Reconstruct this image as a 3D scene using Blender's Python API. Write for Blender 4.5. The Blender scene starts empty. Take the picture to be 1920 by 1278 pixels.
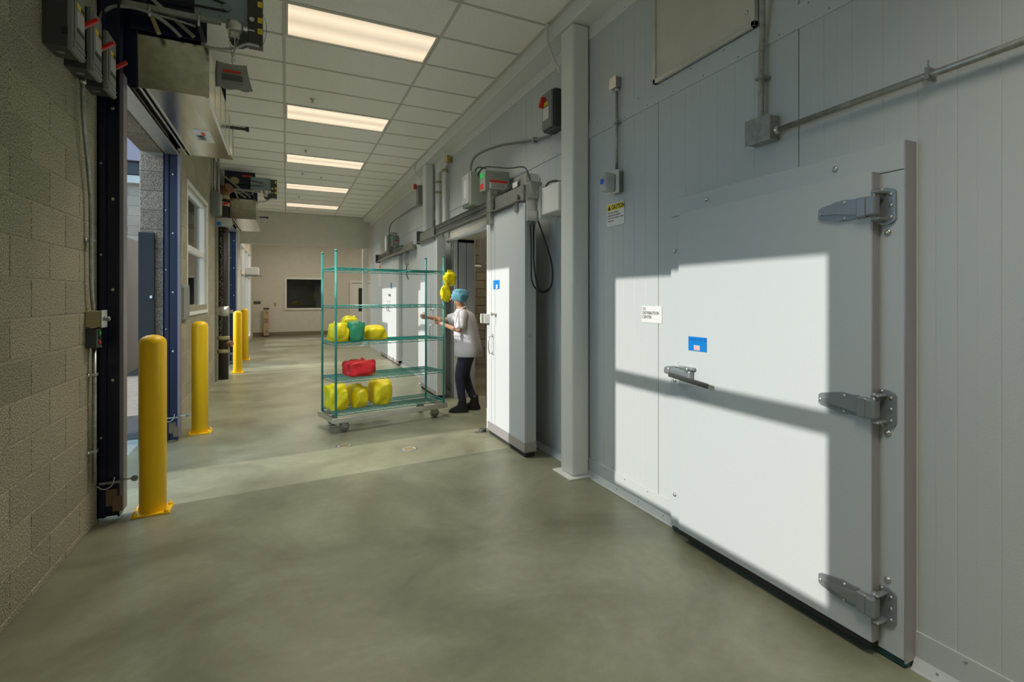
import bpy, bmesh, math, random
from mathutils import Vector, Matrix
random.seed(7)
PI = math.pi
SC = bpy.context.scene
COL = SC.collection

# ------------------------------------------------------------------ camera
cam = bpy.data.cameras.new('camera')
cam.sensor_fit = 'HORIZONTAL'; cam.sensor_width = 36.0
cam.lens = 992.0 / 1920.0 * 36.0
cam.shift_x = -102.0 / 1920.0; cam.shift_y = -81.0 / 1920.0
cam.clip_start = 0.05; cam.clip_end = 300
camo = bpy.data.objects.new('camera', cam); COL.objects.link(camo)
camo.location = (0, 0, 1.61)
camo.rotation_euler = (PI / 2, 0, -math.radians(27.934))
SC.camera = camo
# ------------------------------------------------------------------ world, sun, exposure
w = bpy.data.worlds.new('sky'); SC.world = w; w.use_nodes = True
bg = w.node_tree.nodes['Background']
bg.inputs[0].default_value = (0.46, 0.73, 1.0, 1); bg.inputs[1].default_value = 2.5
sun = bpy.data.lights.new('sun', 'SUN'); sun.energy = 4.4; sun.angle = math.radians(0.6); sun.color = (1.0, 0.93, 0.85)
suno = bpy.data.objects.new('sun', sun); COL.objects.link(suno)
suno.rotation_euler = Vector((1.0, 0.085, -0.367)).to_track_quat('-Z', 'Y').to_euler()
suno.location = (-8, 0, 8)
SC.view_settings.view_transform = 'Standard'; SC.view_settings.look = 'None'
SC.view_settings.gamma = 1.0; SC.view_settings.use_curve_mapping = False
SC.view_settings.exposure = 0.0
LAMP_POWER = 42.0
PANEL_GLOW = 0.8
# ------------------------------------------------------------------ materials
MATS = {}
def mat(name, col, rough=0.5, metal=0.0, mottle=0.0, mscale=6.0, bump=0.0, bscale=60.0, emit=None, estr=1.0, col2=None,
        stretch=(1, 1, 1), rnd=0.0, trans=0.0, coat=0.0, spec=0.5):
    if name in MATS: return MATS[name]
    m = bpy.data.materials.new(name); m.use_nodes = True
    nt = m.node_tree; b = nt.nodes['Principled BSDF']
    b.inputs['Base Color'].default_value = (*col, 1); b.inputs['Roughness'].default_value = rough
    b.inputs['Metallic'].default_value = metal; b.inputs['Specular IOR Level'].default_value = spec
    if coat: b.inputs['Coat Weight'].default_value = coat; b.inputs['Coat Roughness'].default_value = 0.15
    tc = nt.nodes.new('ShaderNodeTexCoord'); mp = nt.nodes.new('ShaderNodeMapping')
    mp.inputs['Scale'].default_value = stretch; nt.links.new(tc.outputs['Object'], mp.inputs[0])
    last = None
    if mottle > 0 or col2:
        n = nt.nodes.new('ShaderNodeTexNoise'); n.inputs['Scale'].default_value = mscale; n.inputs['Detail'].default_value = 6
        nt.links.new(mp.outputs[0], n.inputs['Vector'])
        r = nt.nodes.new('ShaderNodeValToRGB'); r.color_ramp.elements[0].position = 0.3; r.color_ramp.elements[1].position = 0.7
        c2 = col2 if col2 else tuple(min(1, c * (1 + mottle)) for c in col)
        c1 = col if col2 else tuple(c * (1 - mottle) for c in col)
        r.color_ramp.elements[0].color = (*c1, 1); r.color_ramp.elements[1].color = (*c2, 1)
        nt.links.new(n.outputs['Fac'], r.inputs[0]); last = r.outputs[0]
    if rnd > 0:
        oi = nt.nodes.new('ShaderNodeObjectInfo'); mr = nt.nodes.new('ShaderNodeMapRange')
        mr.inputs[3].default_value = 1 - rnd; mr.inputs[4].default_value = 1 + rnd
        nt.links.new(oi.outputs['Random'], mr.inputs[0])
        mx = nt.nodes.new('ShaderNodeVectorMath'); mx.operation = 'SCALE'
        if last: nt.links.new(last, mx.inputs[0])
        else: mx.inputs[0].default_value = col
        nt.links.new(mr.outputs[0], mx.inputs['Scale']); last = mx.outputs[0]
    if last: nt.links.new(last, b.inputs['Base Color'])
    if bump > 0:
        n2 = nt.nodes.new('ShaderNodeTexNoise'); n2.inputs['Scale'].default_value = bscale; n2.inputs['Detail'].default_value = 3
        nt.links.new(mp.outputs[0], n2.inputs['Vector'])
        bp = nt.nodes.new('ShaderNodeBump'); bp.inputs['Strength'].default_value = bump; bp.inputs['Distance'].default_value = 0.01
        nt.links.new(n2.outputs['Fac'], bp.inputs['Height']); nt.links.new(bp.outputs[0], b.inputs['Normal'])
    if emit:
        b.inputs['Emission Color'].default_value = (*emit, 1); b.inputs['Emission Strength'].default_value = estr
    if trans: b.inputs['Transmission Weight'].default_value = trans
    MATS[name] = m
    return m

def mat_block(name, base, light, gs=140):
    m = bpy.data.materials.new(name); m.use_nodes = True; nt = m.node_tree; b = nt.nodes['Principled BSDF']
    b.inputs['Roughness'].default_value = 0.85
    geo = nt.nodes.new('ShaderNodeNewGeometry')
    n = nt.nodes.new('ShaderNodeTexNoise'); n.inputs['Scale'].default_value = gs; n.inputs['Detail'].default_value = 3; n.inputs['Roughness'].default_value = 0.7
    nt.links.new(geo.outputs['Position'], n.inputs['Vector'])
    r = nt.nodes.new('ShaderNodeValToRGB')
    e = r.color_ramp.elements; e[0].position = 0.38; e[1].position = 0.63
    e[0].color = (*[c * 0.35 for c in base], 1); e[1].color = (*light, 1)
    k = e.new(0.48); k.color = (*base, 1)
    nt.links.new(n.outputs['Fac'], r.inputs[0])
    n3 = nt.nodes.new('ShaderNodeTexNoise'); n3.inputs['Scale'].default_value = 2.2; nt.links.new(geo.outputs['Position'], n3.inputs['Vector'])
    oi = nt.nodes.new('ShaderNodeObjectInfo'); ad = nt.nodes.new('ShaderNodeMath'); ad.operation = 'ADD'
    nt.links.new(oi.outputs['Random'], ad.inputs[0]); nt.links.new(n3.outputs['Fac'], ad.inputs[1])
    mr = nt.nodes.new('ShaderNodeMapRange'); mr.inputs[1].default_value = 0.2; mr.inputs[2].default_value = 1.6
    mr.inputs[3].default_value = 0.82; mr.inputs[4].default_value = 1.16
    nt.links.new(ad.outputs[0], mr.inputs[0])
    s = nt.nodes.new('ShaderNodeVectorMath'); s.operation = 'SCALE'
    nt.links.new(r.outputs[0], s.inputs[0]); nt.links.new(mr.outputs[0], s.inputs['Scale'])
    nt.links.new(s.outputs[0], b.inputs['Base Color'])
    bp = nt.nodes.new('ShaderNodeBump'); bp.inputs['Strength'].default_value = 0.35; bp.inputs['Distance'].default_value = 0.005
    nt.links.new(n.outputs['Fac'], bp.inputs['Height']); nt.links.new(bp.outputs[0], b.inputs['Normal'])
    MATS[name] = m
    return m

def mat_floor():
    m = bpy.data.materials.new('polished_concrete'); m.use_nodes = True; nt = m.node_tree; b = nt.nodes['Principled BSDF']
    geo = nt.nodes.new('ShaderNodeNewGeometry')
    n = nt.nodes.new('ShaderNodeTexNoise'); n.inputs['Scale'].default_value = 1.1; n.inputs['Detail'].default_value = 9; n.inputs['Roughness'].default_value = 0.62
    n.inputs['Distortion'].default_value = 0.6
    nt.links.new(geo.outputs['Position'], n.inputs['Vector'])
    r = nt.nodes.new('ShaderNodeValToRGB'); e = r.color_ramp.elements
    e[0].position = 0.3; e[0].color = (0.15, 0.15, 0.10, 1); e[1].position = 0.72; e[1].color = (0.315, 0.325, 0.24, 1)
    k = e.new(0.5); k.color = (0.22, 0.225, 0.155, 1)
    nt.links.new(n.outputs['Fac'], r.inputs[0])
    n2 = nt.nodes.new('ShaderNodeTexNoise'); n2.inputs['Scale'].default_value = 14; n2.inputs['Detail'].default_value = 8; n2.inputs['Roughness'].default_value = 0.7
    nt.links.new(geo.outputs['Position'], n2.inputs['Vector'])
    mr = nt.nodes.new('ShaderNodeMapRange'); mr.inputs[3].default_value = 0.78; mr.inputs[4].default_value = 1.2
    nt.links.new(n2.outputs['Fac'], mr.inputs[0])
    s = nt.nodes.new('ShaderNodeVectorMath'); s.operation = 'SCALE'
    nt.links.new(r.outputs[0], s.inputs[0]); nt.links.new(mr.outputs[0], s.inputs['Scale'])
    nt.links.new(s.outputs[0], b.inputs['Base Color'])
    mr2 = nt.nodes.new('ShaderNodeMapRange'); mr2.inputs[3].default_value = 0.26; mr2.inputs[4].default_value = 0.5
    nt.links.new(n.outputs['Fac'], mr2.inputs[0]); nt.links.new(mr2.outputs[0], b.inputs['Roughness'])
    bp = nt.nodes.new('ShaderNodeBump'); bp.inputs['Strength'].default_value = 0.12; bp.inputs['Distance'].default_value = 0.004
    nt.links.new(n2.outputs['Fac'], bp.inputs['Height']); nt.links.new(bp.outputs[0], b.inputs['Normal'])
    MATS['floor'] = m
    return m

def mat_glass(name, tint=(0.97, 0.985, 0.98), opac=0.12):
    m = bpy.data.materials.new(name); m.use_nodes = True; nt = m.node_tree
    for n in list(nt.nodes):
        if n.type != 'OUTPUT_MATERIAL': nt.nodes.remove(n)
    out = [n for n in nt.nodes if n.type == 'OUTPUT_MATERIAL'][0]
    t = nt.nodes.new('ShaderNodeBsdfTransparent'); t.inputs[0].default_value = (*tint, 1)
    g = nt.nodes.new('ShaderNodeBsdfGlossy'); g.inputs['Roughness'].default_value = 0.02
    f = nt.nodes.new('ShaderNodeFresnel'); f.inputs[0].default_value = 1.5
    a = nt.nodes.new('ShaderNodeMath'); a.operation = 'ADD'; a.inputs[1].default_value = opac * 0.2; a.use_clamp = True
    nt.links.new(f.outputs[0], a.inputs[0])
    mx = nt.nodes.new('ShaderNodeMixShader'); nt.links.new(a.outputs[0], mx.inputs[0])
    nt.links.new(t.outputs[0], mx.inputs[1]); nt.links.new(g.outputs[0], mx.inputs[2]); nt.links.new(mx.outputs[0], out.inputs[0])
    MATS[name] = m
    return m

M_BLOCK = mat_block('concrete_block', (0.225, 0.205, 0.135), (0.62, 0.58, 0.43))
M_BLOCK_OUT = mat_block('split_block', (0.19, 0.145, 0.11), (0.50, 0.41, 0.32), 130)
M_FLOOR = mat_floor()
M_MORTAR = mat('mortar', (0.33, 0.30, 0.22), 0.9, mottle=0.15, mscale=30)
M_PANEL = mat('white_panel', (0.515, 0.55, 0.56), 0.42, bump=0.12, bscale=120)
M_PANEL_D = mat('door_skin', (0.51, 0.55, 0.57), 0.45, bump=0.10, bscale=140)
M_TRIM = mat('grey_trim', (0.40, 0.38, 0.40), 0.35, 0.4)
M_WHITE = mat('white_paint', (0.74, 0.74, 0.71), 0.5)
M_PLASTER = mat('plaster', (0.62, 0.60, 0.54), 0.8, mottle=0.03)
M_PLASTER2 = mat('beige_plaster', (0.60, 0.57, 0.49), 0.8, mottle=0.03)
M_TILE = mat('ceiling_tile', (0.93, 0.92, 0.89), 0.9, mottle=0.04, mscale=40, bump=0.25, bscale=300)
M_GRIDM = mat('ceiling_grid', (0.58, 0.57, 0.52), 0.5)
M_COLM = mat('column_paint', (0.72, 0.74, 0.71), 0.4)
M_NAVY = mat('navy_steel', (0.005, 0.008, 0.04), 0.32, 0.0, mottle=0.3, mscale=3)
M_BLACK = mat('black_paint', (0.012, 0.012, 0.014), 0.45)
M_RUBBER = mat('rubber', (0.02, 0.02, 0.02), 0.7)
M_TEAL = mat('dark_gasket', (0.01, 0.07, 0.065), 0.4)
M_STEEL = mat('stainless', (0.66, 0.64, 0.52), 0.2, 1.0, mottle=0.16, mscale=2.5, stretch=(6, 0.4, 6))
M_ALU = mat('aluminium', (0.66, 0.65, 0.62), 0.35, 0.9, mottle=0.08, mscale=8)
M_GALV = mat('galvanised', (0.38, 0.39, 0.37), 0.4, 0.8, mottle=0.22, mscale=26)
M_ZINC = mat('zinc', (0.60, 0.62, 0.60), 0.3, 0.9)
M_CAST = mat('cast_grey', (0.27, 0.30, 0.32), 0.36, 0.45, mottle=0.06)
M_ENC = mat('grey_enclosure', (0.20, 0.215, 0.205), 0.42)
M_ENC2 = mat('green_grey_enclosure', (0.235, 0.27, 0.235), 0.45)
M_ENCD = mat('dark_enclosure', (0.05, 0.055, 0.052), 0.5)
M_RED = mat('red_plastic', (0.65, 0.02, 0.015), 0.35)
M_YEL = mat('bollard_yellow', (0.95, 0.58, 0.003), 0.38, mottle=0.03)
M_YELS = mat('sticker_yellow', (0.78, 0.62, 0.02), 0.5)
M_LABEL = mat('label_white', (0.72, 0.72, 0.72), 0.5)
M_LABELG = mat('label_grey', (0.45, 0.46, 0.46), 0.5)
M_BLUE = mat('blue_plate', (0.0, 0.19, 0.58), 0.4)
M_INK = mat('ink', (0.02, 0.02, 0.025), 0.6)
M_GREENLED = mat('green_button', (0.02, 0.65, 0.12), 0.4)
M_OPBLUE = mat('operator_plate', (0.28, 0.36, 0.38), 0.4, 0.3)
M_CARTG = mat('green_epoxy', (0.03, 0.30, 0.27), 0.35, coat=0.3)
M_BAGY = mat('yellow_bag', (0.92, 0.78, 0.01), 0.36, mottle=0.10, mscale=12, bump=0.8, bscale=22)
M_BAGG = mat('green_bag', (0.03, 0.30, 0.17), 0.4, mottle=0.1, mscale=12, bump=0.4, bscale=18)
M_BAGR = mat('red_bag', (0.72, 0.02, 0.03), 0.4, mottle=0.1, mscale=12, bump=0.4, bscale=18)
M_SKIN = mat('skin', (0.50, 0.27, 0.17), 0.5)
M_COAT = mat('white_coat', (0.66, 0.65, 0.70), 0.8, mottle=0.06, bump=0.3, bscale=9)
M_TROUS = mat('dark_trousers', (0.035, 0.035, 0.07), 0.85, mottle=0.2)
M_BOOT = mat('black_boot', (0.012, 0.012, 0.014), 0.4)
M_NET = mat('blue_hairnet', (0.12, 0.36, 0.50), 0.7, mottle=0.15, mscale=40, bump=0.5, bscale=60)
M_ASPH = mat('asphalt', (0.055, 0.05, 0.05), 0.9, mottle=0.5, mscale=60, bump=0.5, bscale=90)
M_DIRT = mat('tan_pavement', (0.26, 0.20, 0.15), 0.9, mottle=0.2, mscale=14)
M_CONC = mat('sill_concrete', (0.42, 0.40, 0.36), 0.8, mottle=0.1)
M_GREYPAN = mat('grey_steel_door', (0.045, 0.047, 0.05), 0.75, spec=.2)
M_CANOPY = mat('canopy', (0.20, 0.165, 0.19), 0.6)
M_PIPE = mat('pipe_white', (0.66, 0.66, 0.62), 0.45)
M_STAND = mat('dark_iron_pipe', (0.05, 0.04, 0.035), 0.5, 0.2, mottle=0.6, mscale=50)
M_TAPE = mat('tan_band', (0.38, 0.33, 0.18), 0.5)
M_CABLE = mat('black_cable', (0.01, 0.01, 0.012), 0.5)
M_GLASS = mat_glass('window_glass')
M_DGLASS = mat('dark_glass', (0.012, 0.014, 0.014), 0.04, spec=0.8)
M_CLEAR = mat('clear_plastic', (0.7, 0.72, 0.72), 0.2, trans=0.35)
M_BAGCLR = mat('smoke_plastic_bag', (0.36, 0.37, 0.35), 0.22, trans=0.35, bump=0.8, bscale=25)
M_TAN = mat('tan_post', (0.48, 0.37, 0.25), 0.5)
M_BASEB = mat('rubber_base', (0.20, 0.17, 0.11), 0.6)
M_BRONZE = mat('bronze_frame', (0.22, 0.10, 0.04), 0.5)
M_DIFF = mat('light_diffuser', (0.8, 0.78, 0.72), 0.5)
def _diff():
    nt = M_DIFF.node_tree; b = nt.nodes['Principled BSDF']
    tc = nt.nodes.new('ShaderNodeTexCoord'); sp = nt.nodes.new('ShaderNodeSeparateXYZ'); nt.links.new(tc.outputs['Object'], sp.inputs[0])
    r = nt.nodes.new('ShaderNodeValToRGB'); e = r.color_ramp.elements
    e[0].position = 0.0; e[0].color = (0.80, 0.62, 0.42, 1); e[1].position = 1.0; e[1].color = (0.80, 0.62, 0.42, 1)
    for p, c in ((0.22, (1.15, 0.92, 0.66)), (0.5, (0.74, 0.58, 0.42)), (0.78, (1.15, 0.92, 0.66))):
        k = e.new(p); k.color = (*c, 1)
    mr = nt.nodes.new('ShaderNodeMapRange'); mr.inputs[1].default_value = -0.32; mr.inputs[2].default_value = 0.32
    nt.links.new(sp.outputs['Y'], mr.inputs[0]); nt.links.new(mr.outputs[0], r.inputs[0])
    nt.links.new(r.outputs[0], b.inputs['Emission Color']); b.inputs['Emission Strength'].default_value = PANEL_GLOW
_diff()

# ------------------------------------------------------------------ mesh helpers
class MB:
    def __init__(s): s.bm = bmesh.new()
    def box(s, x0, x1, y0, y1, z0, z1, bev=0.0, seg=1):
        vs = [s.bm.verts.new((x, y, z)) for x in (x0, x1) for y in (y0, y1) for z in (z0, z1)]
        fs = [(0, 1, 3, 2), (4, 6, 7, 5), (0, 4, 5, 1), (2, 3, 7, 6), (0, 2, 6, 4), (1, 5, 7, 3)]
        F = [s.bm.faces.new([vs[i] for i in f]) for f in fs]
        if bev > 0:
            ed = list({e for f in F for e in f.edges})
            bmesh.ops.bevel(s.bm, geom=ed, offset=bev, segments=seg, affect='EDGES', profile=0.5)
        return s
    def obox(s, c, size, rot, bev=0.0):
        n0 = len(s.bm.verts); o = MB(); a, b, d = [v / 2 for v in size]; o.box(-a, a, -b, b, -d, d, bev)
        s.add(o, Matrix.Translation(c) @ rot.to_4x4()); return s
    def add(s, o, mtx=None):
        me = bpy.data.meshes.new('tmp'); o.bm.to_mesh(me)
        if mtx is not None: me.transform(mtx)
        s.bm.from_mesh(me); bpy.data.meshes.remove(me); return s
    def tube(s, pts, r, n=10, smooth=0, caps=True):
        P = [Vector(p) for p in pts]
        for _ in range(smooth):
            Q = [P[0]]
            for a, b in zip(P[:-1], P[1:]): Q += [a * .75 + b * .25, a * .25 + b * .75]
            P = Q + [P[-1]]
        R = r if isinstance(r, (list, tuple)) else [r] * len(P)
        t0 = (P[1] - P[0]).normalized()
        up = Vector((0, 0, 1)) if abs(t0.z) < 0.9 else Vector((1, 0, 0))
        u = t0.cross(up).normalized(); rings = []
        for i, p in enumerate(P):
            t = (P[min(i + 1, len(P) - 1)] - P[max(i - 1, 0)]).normalized()
            u = (u - t * u.dot(t)).normalized(); v = t.cross(u)
            rings.append([s.bm.verts.new(p + (u * math.cos(k * 2 * PI / n) + v * math.sin(k * 2 * PI / n)) * R[i]) for k in range(n)])
        for a, b in zip(rings[:-1], rings[1:]):
            for k in range(n):
                f = s.bm.faces.new((a[k], a[(k + 1) % n], b[(k + 1) % n], b[k])); f.smooth = True
        if caps:
            s.bm.faces.new(rings[0][::-1]); s.bm.faces.new(rings[-1])
        return s
    def cyl(s, p0, p1, r, n=16): return s.tube([p0, p1], r, n)
    def lathe(s, prof, c=(0, 0, 0), n=24, axis='Z'):
        rings = []
        for (r, h) in prof:
            ring = []
            for k in range(n):
                a = 2 * PI * k / n; x, y = r * math.cos(a), r * math.sin(a)
                q = {'Z': (x, y, h), 'X': (h, x, y), 'Y': (x, h, y)}[axis]
                ring.append(s.bm.verts.new(Vector(c) + Vector(q)))
            rings.append(ring)
        for a, b in zip(rings[:-1], rings[1:]):
            for k in range(n):
                f = s.bm.faces.new((a[k], a[(k + 1) % n], b[(k + 1) % n], b[k])); f.smooth = True
        s.bm.faces.new(rings[0][::-1]); s.bm.faces.new(rings[-1]); return s
    def dome(s, c, r, d, n=10):   # shallow bolt head, d = outward vector
        d = Vector(d).normalized(); c = Vector(c)
        pts = [c, c + d * r * .25, c + d * r * .55, c + d * r * .7]
        return s.tube(pts, [r, r, r * .7, r * .3], n)
    def prism(s, poly, a0, a1, axis='X'):
        def q(p, a): return {'X': (a, p[0], p[1]), 'Y': (p[0], a, p[1]), 'Z': (p[0], p[1], a)}[axis]
        A = [s.bm.verts.new(q(p, a0)) for p in poly]; B = [s.bm.verts.new(q(p, a1)) for p in poly]
        s.bm.faces.new(A); s.bm.faces.new(B[::-1]); n = len(poly)
        for i in range(n): s.bm.faces.new((A[i], B[i], B[(i + 1) % n], A[(i + 1) % n]))
        return s
    def blob(s, c, r, seed=0, amp=0.15, sub=3, flat=True, e=0.6):
        o = bmesh.new(); bmesh.ops.create_icosphere(o, subdivisions=sub, radius=1.0)
        rg = random.Random(seed); ph = [(rg.uniform(2, 5), rg.uniform(0, 6.28), Vector((rg.uniform(-1, 1), rg.uniform(-1, 1), rg.uniform(-1, 1))).normalized()) for _ in range(7)]
        for v in o.verts:
            d = v.co.normalized(); k = 1 + sum(amp / 3 * math.sin(f * 2 * d.dot(a) + p) for f, p, a in ph)
            q = Vector([math.copysign(abs(t) ** e, t) for t in d]) * k * (0.82 if e < .9 else 1.0)
            z = q.z
            if flat and z < -0.62: z = -0.62 + (z + .62) * .15
            v.co = Vector((c[0] + q.x * r[0], c[1] + q.y * r[1], c[2] + (z + 0.66) * r[2] if flat else c[2] + q.z * r[2]))
        for f in o.faces: f.smooth = True
        me = bpy.data.meshes.new('tmp'); o.to_mesh(me); o.free(); s.bm.from_mesh(me); bpy.data.meshes.remove(me); return s
    def mesh(s, name):
        bmesh.ops.recalc_face_normals(s.bm, faces=s.bm.faces[:])
        me = bpy.data.meshes.new(name); s.bm.to_mesh(me); s.bm.free(); return me

def wloc(o):
    v = Vector((0, 0, 0))
    while o is not None: v += o.location; o = o.parent
    return v
def link(name, me, m, parent=None):
    if m is not None:
        me.materials.clear(); me.materials.append(m)
    o = bpy.data.objects.new(name, me); COL.objects.link(o)
    if parent is not None: o.parent = parent
    return o
def part(name, mb, m, parent, label=None):      # mesh built in world coordinates, parent only translated
    me = mb.mesh(name); me.transform(Matrix.Translation(-wloc(parent)))
    o = link(name, me, m, parent)
    if label: o['label'] = label
    return o
def setp(o, label=None, cat=None, group=None, kind=None):
    if label: o['label'] = label
    if cat: o['category'] = cat
    if group: o['group'] = group
    if kind: o['kind'] = kind
    return o
def thing(name, label, cat, loc=(0, 0, 0), group=None, kind=None):
    o = bpy.data.objects.new(name, None); COL.objects.link(o); o.location = loc; o.empty_display_size = 0.1
    return setp(o, label, cat, group, kind)
def solo(name, mb, m, label, cat, group=None, kind=None):
    o = link(name, mb.mesh(name), m); return setp(o, label, cat, group, kind)
def struct(name, mb, m, label=None, cat=None): return solo(name, mb, m, label, cat, None, 'structure')
def clone(o, parent=None, off=None):
    c = o.copy(); COL.objects.link(c); c.parent = parent
    if off is not None: c.location = Vector(o.location) + Vector(off)
    for ch in [x for x in COL.objects if x.parent == o]: clone(ch, c)
    return c
def text(name, body, size, loc, facing, m, parent, bold=0.0, align='LEFT', sx=1.0, ay='CENTER'):
    cu = bpy.data.curves.new('t', 'FONT'); cu.body = body; cu.size = size; cu.align_x = align; cu.align_y = ay
    cu.offset = bold; cu.extrude = 0.0004; cu.space_line = 1.0
    o = bpy.data.objects.new('t', cu); COL.objects.link(o)
    dg = bpy.context.evaluated_depsgraph_get(); me = bpy.data.meshes.new_from_object(o.evaluated_get(dg)); me.name = name
    bpy.data.objects.remove(o)
    R = {'-X': Matrix(((0, 0, -1), (-1, 0, 0), (0, 1, 0))), '-Y': Matrix(((1, 0, 0), (0, 0, -1), (0, 1, 0))),
         '+X': Matrix(((0, 0, 1), (1, 0, 0), (0, 1, 0))), '-Z': Matrix(((0, 1, 0), (1, 0, 0), (0, 0, -1)))}[facing].to_4x4()
    me.transform(Matrix.Translation(Vector(loc) - wloc(parent)) @ R @ Matrix.Diagonal((sx, 1, 1, 1)))
    return link(name, me, m, parent)

# ================================================================== SETTING
XL, XR = -1.2, 2.44
CE = 4.23
YS = 18.4
LH = [(1.30, 3.465, 1.365, 3.20), (5.0, 7.35, 0.0, 3.25), (8.84, 10.94, 1.40, 3.20), (12.9, 15.15, 0.0, 3.25)]

struct('floor', MB().box(-1.43, 2.46, -5, 26, -0.12, 0.0).box(2.46, 6.5, 5.2, 12.6, -0.12, 0.0).box(2.46, 6.5, 18.4, 26, -0.12, 0), M_FLOOR,
       'polished grey green concrete floor of the hall', 'floor')
# --- left wall
def slab_with_holes(mb, x0, x1, y0, y1, z0, z1, holes):
    hs = sorted([h for h in holes if h[1] > y0 and h[0] < y1]); y = y0
    for a, b, c, d in hs:
        a, b = max(a, y0), min(b, y1)
        if a > y: mb.box(x0, x1, y, a, z0, z1)
        if c > z0: mb.box(x0, x1, a, b, z0, c)
        if d < z1: mb.box(x0, x1, a, b, d, z1)
        y = b
    if y < y1: mb.box(x0, x1, y, y1, z0, z1)
    return mb
BLK = {}
def block_mesh(L, H, m, T=0.012):
    key = (round(L, 3), round(H, 3), m.name)
    if key not in BLK:
        o = MB(); c = 0.004
        fx = [(-L / 2, -H / 2), (L / 2, -H / 2), (L / 2, H / 2), (-L / 2, H / 2)]
        fi = [(-L / 2 + c, -H / 2 + c), (L / 2 - c, -H / 2 + c), (L / 2 - c, H / 2 - c), (-L / 2 + c, H / 2 - c)]
        A = [o.bm.verts.new((0, p[0], p[1])) for p in fx]; B = [o.bm.verts.new((T - c, p[0], p[1])) for p in fx]
        C = [o.bm.verts.new((T, p[0], p[1])) for p in fi]
        for i in range(4):
            j = (i + 1) % 4; o.bm.faces.new((A[i], A[j], B[j], B[i])); o.bm.faces.new((B[i], B[j], C[j], C[i]))
        o.bm.faces.new(C); o.bm.faces.new(A[::-1])
        me = o.mesh('concrete_block'); me.materials.append(m); BLK[key] = me
    return BLK[key]
def courses(y0, y1, z0, z1, holes, CH=0.203, BL=0.406, off=0.0, zs=0.0):
    out = []; n = 0; z = zs
    while z < z1 - 0.02:
        za, zb = max(z, z0), min(z + CH, z1)
        if zb - za > 0.03:
            y = math.floor((y0 - off) / BL) * BL + off - BL + (BL / 2 if n % 2 else 0)
            while y < y1:
                segs = [(max(y, y0), min(y + BL, y1))]
                for a, b, c, d in holes:
                    zc = (za + zb) / 2
                    if c < zc < d:
                        ns = []
                        for p, q in segs:
                            if q <= a or p >= b: ns.append((p, q))
                            else:
                                if p < a: ns.append((p, a))
                                if q > b: ns.append((b, q))
                        segs = ns
                for p, q in segs:
                    if q - p > 0.03: out.append((p, q, za, zb))
                y += BL
        z += CH; n += 1
    return out
def lay_x(parent, face, segs, m, g=0.008, sgn=1):
    T = 0.012
    for p, q, a, b in segs:
        o = bpy.data.objects.new('concrete_block', block_mesh(q - p - g, b - a - g, m)); COL.objects.link(o); o.parent = parent
        o.location = Vector((face - T * sgn, (p + q) / 2, (a + b) / 2)) - wloc(parent)
        if sgn < 0: o.rotation_euler = (0, 0, PI)
def lay_y(parent, face, segs, m, g=0.009):       # blocks facing -Y; segs are (x0, x1, z0, z1)
    T = 0.012
    for p, q, a, b in segs:
        o = bpy.data.objects.new('concrete_block', block_mesh(q - p - g, b - a - g, m)); COL.objects.link(o); o.parent = parent
        o.location = Vector(((p + q) / 2, face + T, (a + b) / 2)) - wloc(parent); o.rotation_euler = (0, 0, -PI / 2)

def wall_section(y0, y1, lab, objs=True, z0=0.0):
    wl = struct('wall_left', slab_with_holes(MB(), -1.42, XL - 0.003, y0, y1, z0, 4.6, LH), M_MORTAR, lab, 'wall')
    segs = courses(y0, y1, z0, 4.23, [h for h in LH if h[1] > y0 and h[0] < y1], CH=.208, BL=.499, off=0.337, zs=-.161)
    if objs: lay_x(wl, XL, segs, M_BLOCK)
    else:
        mb = MB()
        for p, q, a, b in segs: mb.box(XL - 0.012, XL, p + .0045, q - .0045, a + .0045, b - .0045)
        o = part('concrete_blocks', mb, M_BLOCK, wl); o['kind'] = 'stuff'
    return wl
wall_section(2.85, 5.0, 'speckled concrete block wall in the left foreground beside the first dock door')
wall_section(7.35, 12.9, 'speckled concrete block wall with the window between the two dock doors')
wall_section(-5.0, 2.85, 'speckled concrete block wall with a tall window beside the camera', False)
wall_section(5.0, 7.35, 'block wall over the first dock door opening', False, 3.25)
wall_section(12.9, 16.1, 'block wall around the second dock door opening', False)
# jamb returns of the first dock opening: block ends facing the camera
jr = struct('trim_1', MB().box(-1.425, -1.205, 7.352, 7.356, 0, 3.25), M_MORTAR, 'split faced block return in the far jamb of the first dock opening', 'jamb')
lay_y(jr, 7.34, [(-1.425, -1.205, a, b) for a, b in sorted({(round(a, 3), round(b, 3)) for (_, _, a, b) in courses(0, 0.3, 0, 3.2, [], CH=0.215)})], M_BLOCK_OUT)
so = struct('trim_5', MB().box(-1.42, -1.21, 5.0, 7.35, 3.236, 3.2495), M_MORTAR, 'block soffit over the first dock opening', 'soffit')
sme = None
for q in range(6):
    o = MB().box(-1.418, -1.214, 5.005 + q * .39, 5.005 + q * .39 + .378, 3.228, 3.237, .003)
    part('soffit_block', o, M_BLOCK_OUT, so)
# painted left wall beyond the soffit with a glazed storefront
SH = [(18.6, 23.6, 0.12, 3.3)]
struct('wall_left', slab_with_holes(MB(), -1.42, XL, 16.1, 26, 0, 4.6, SH), M_PLASTER, 'painted left wall of the lobby beyond the soffit', 'wall')
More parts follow.
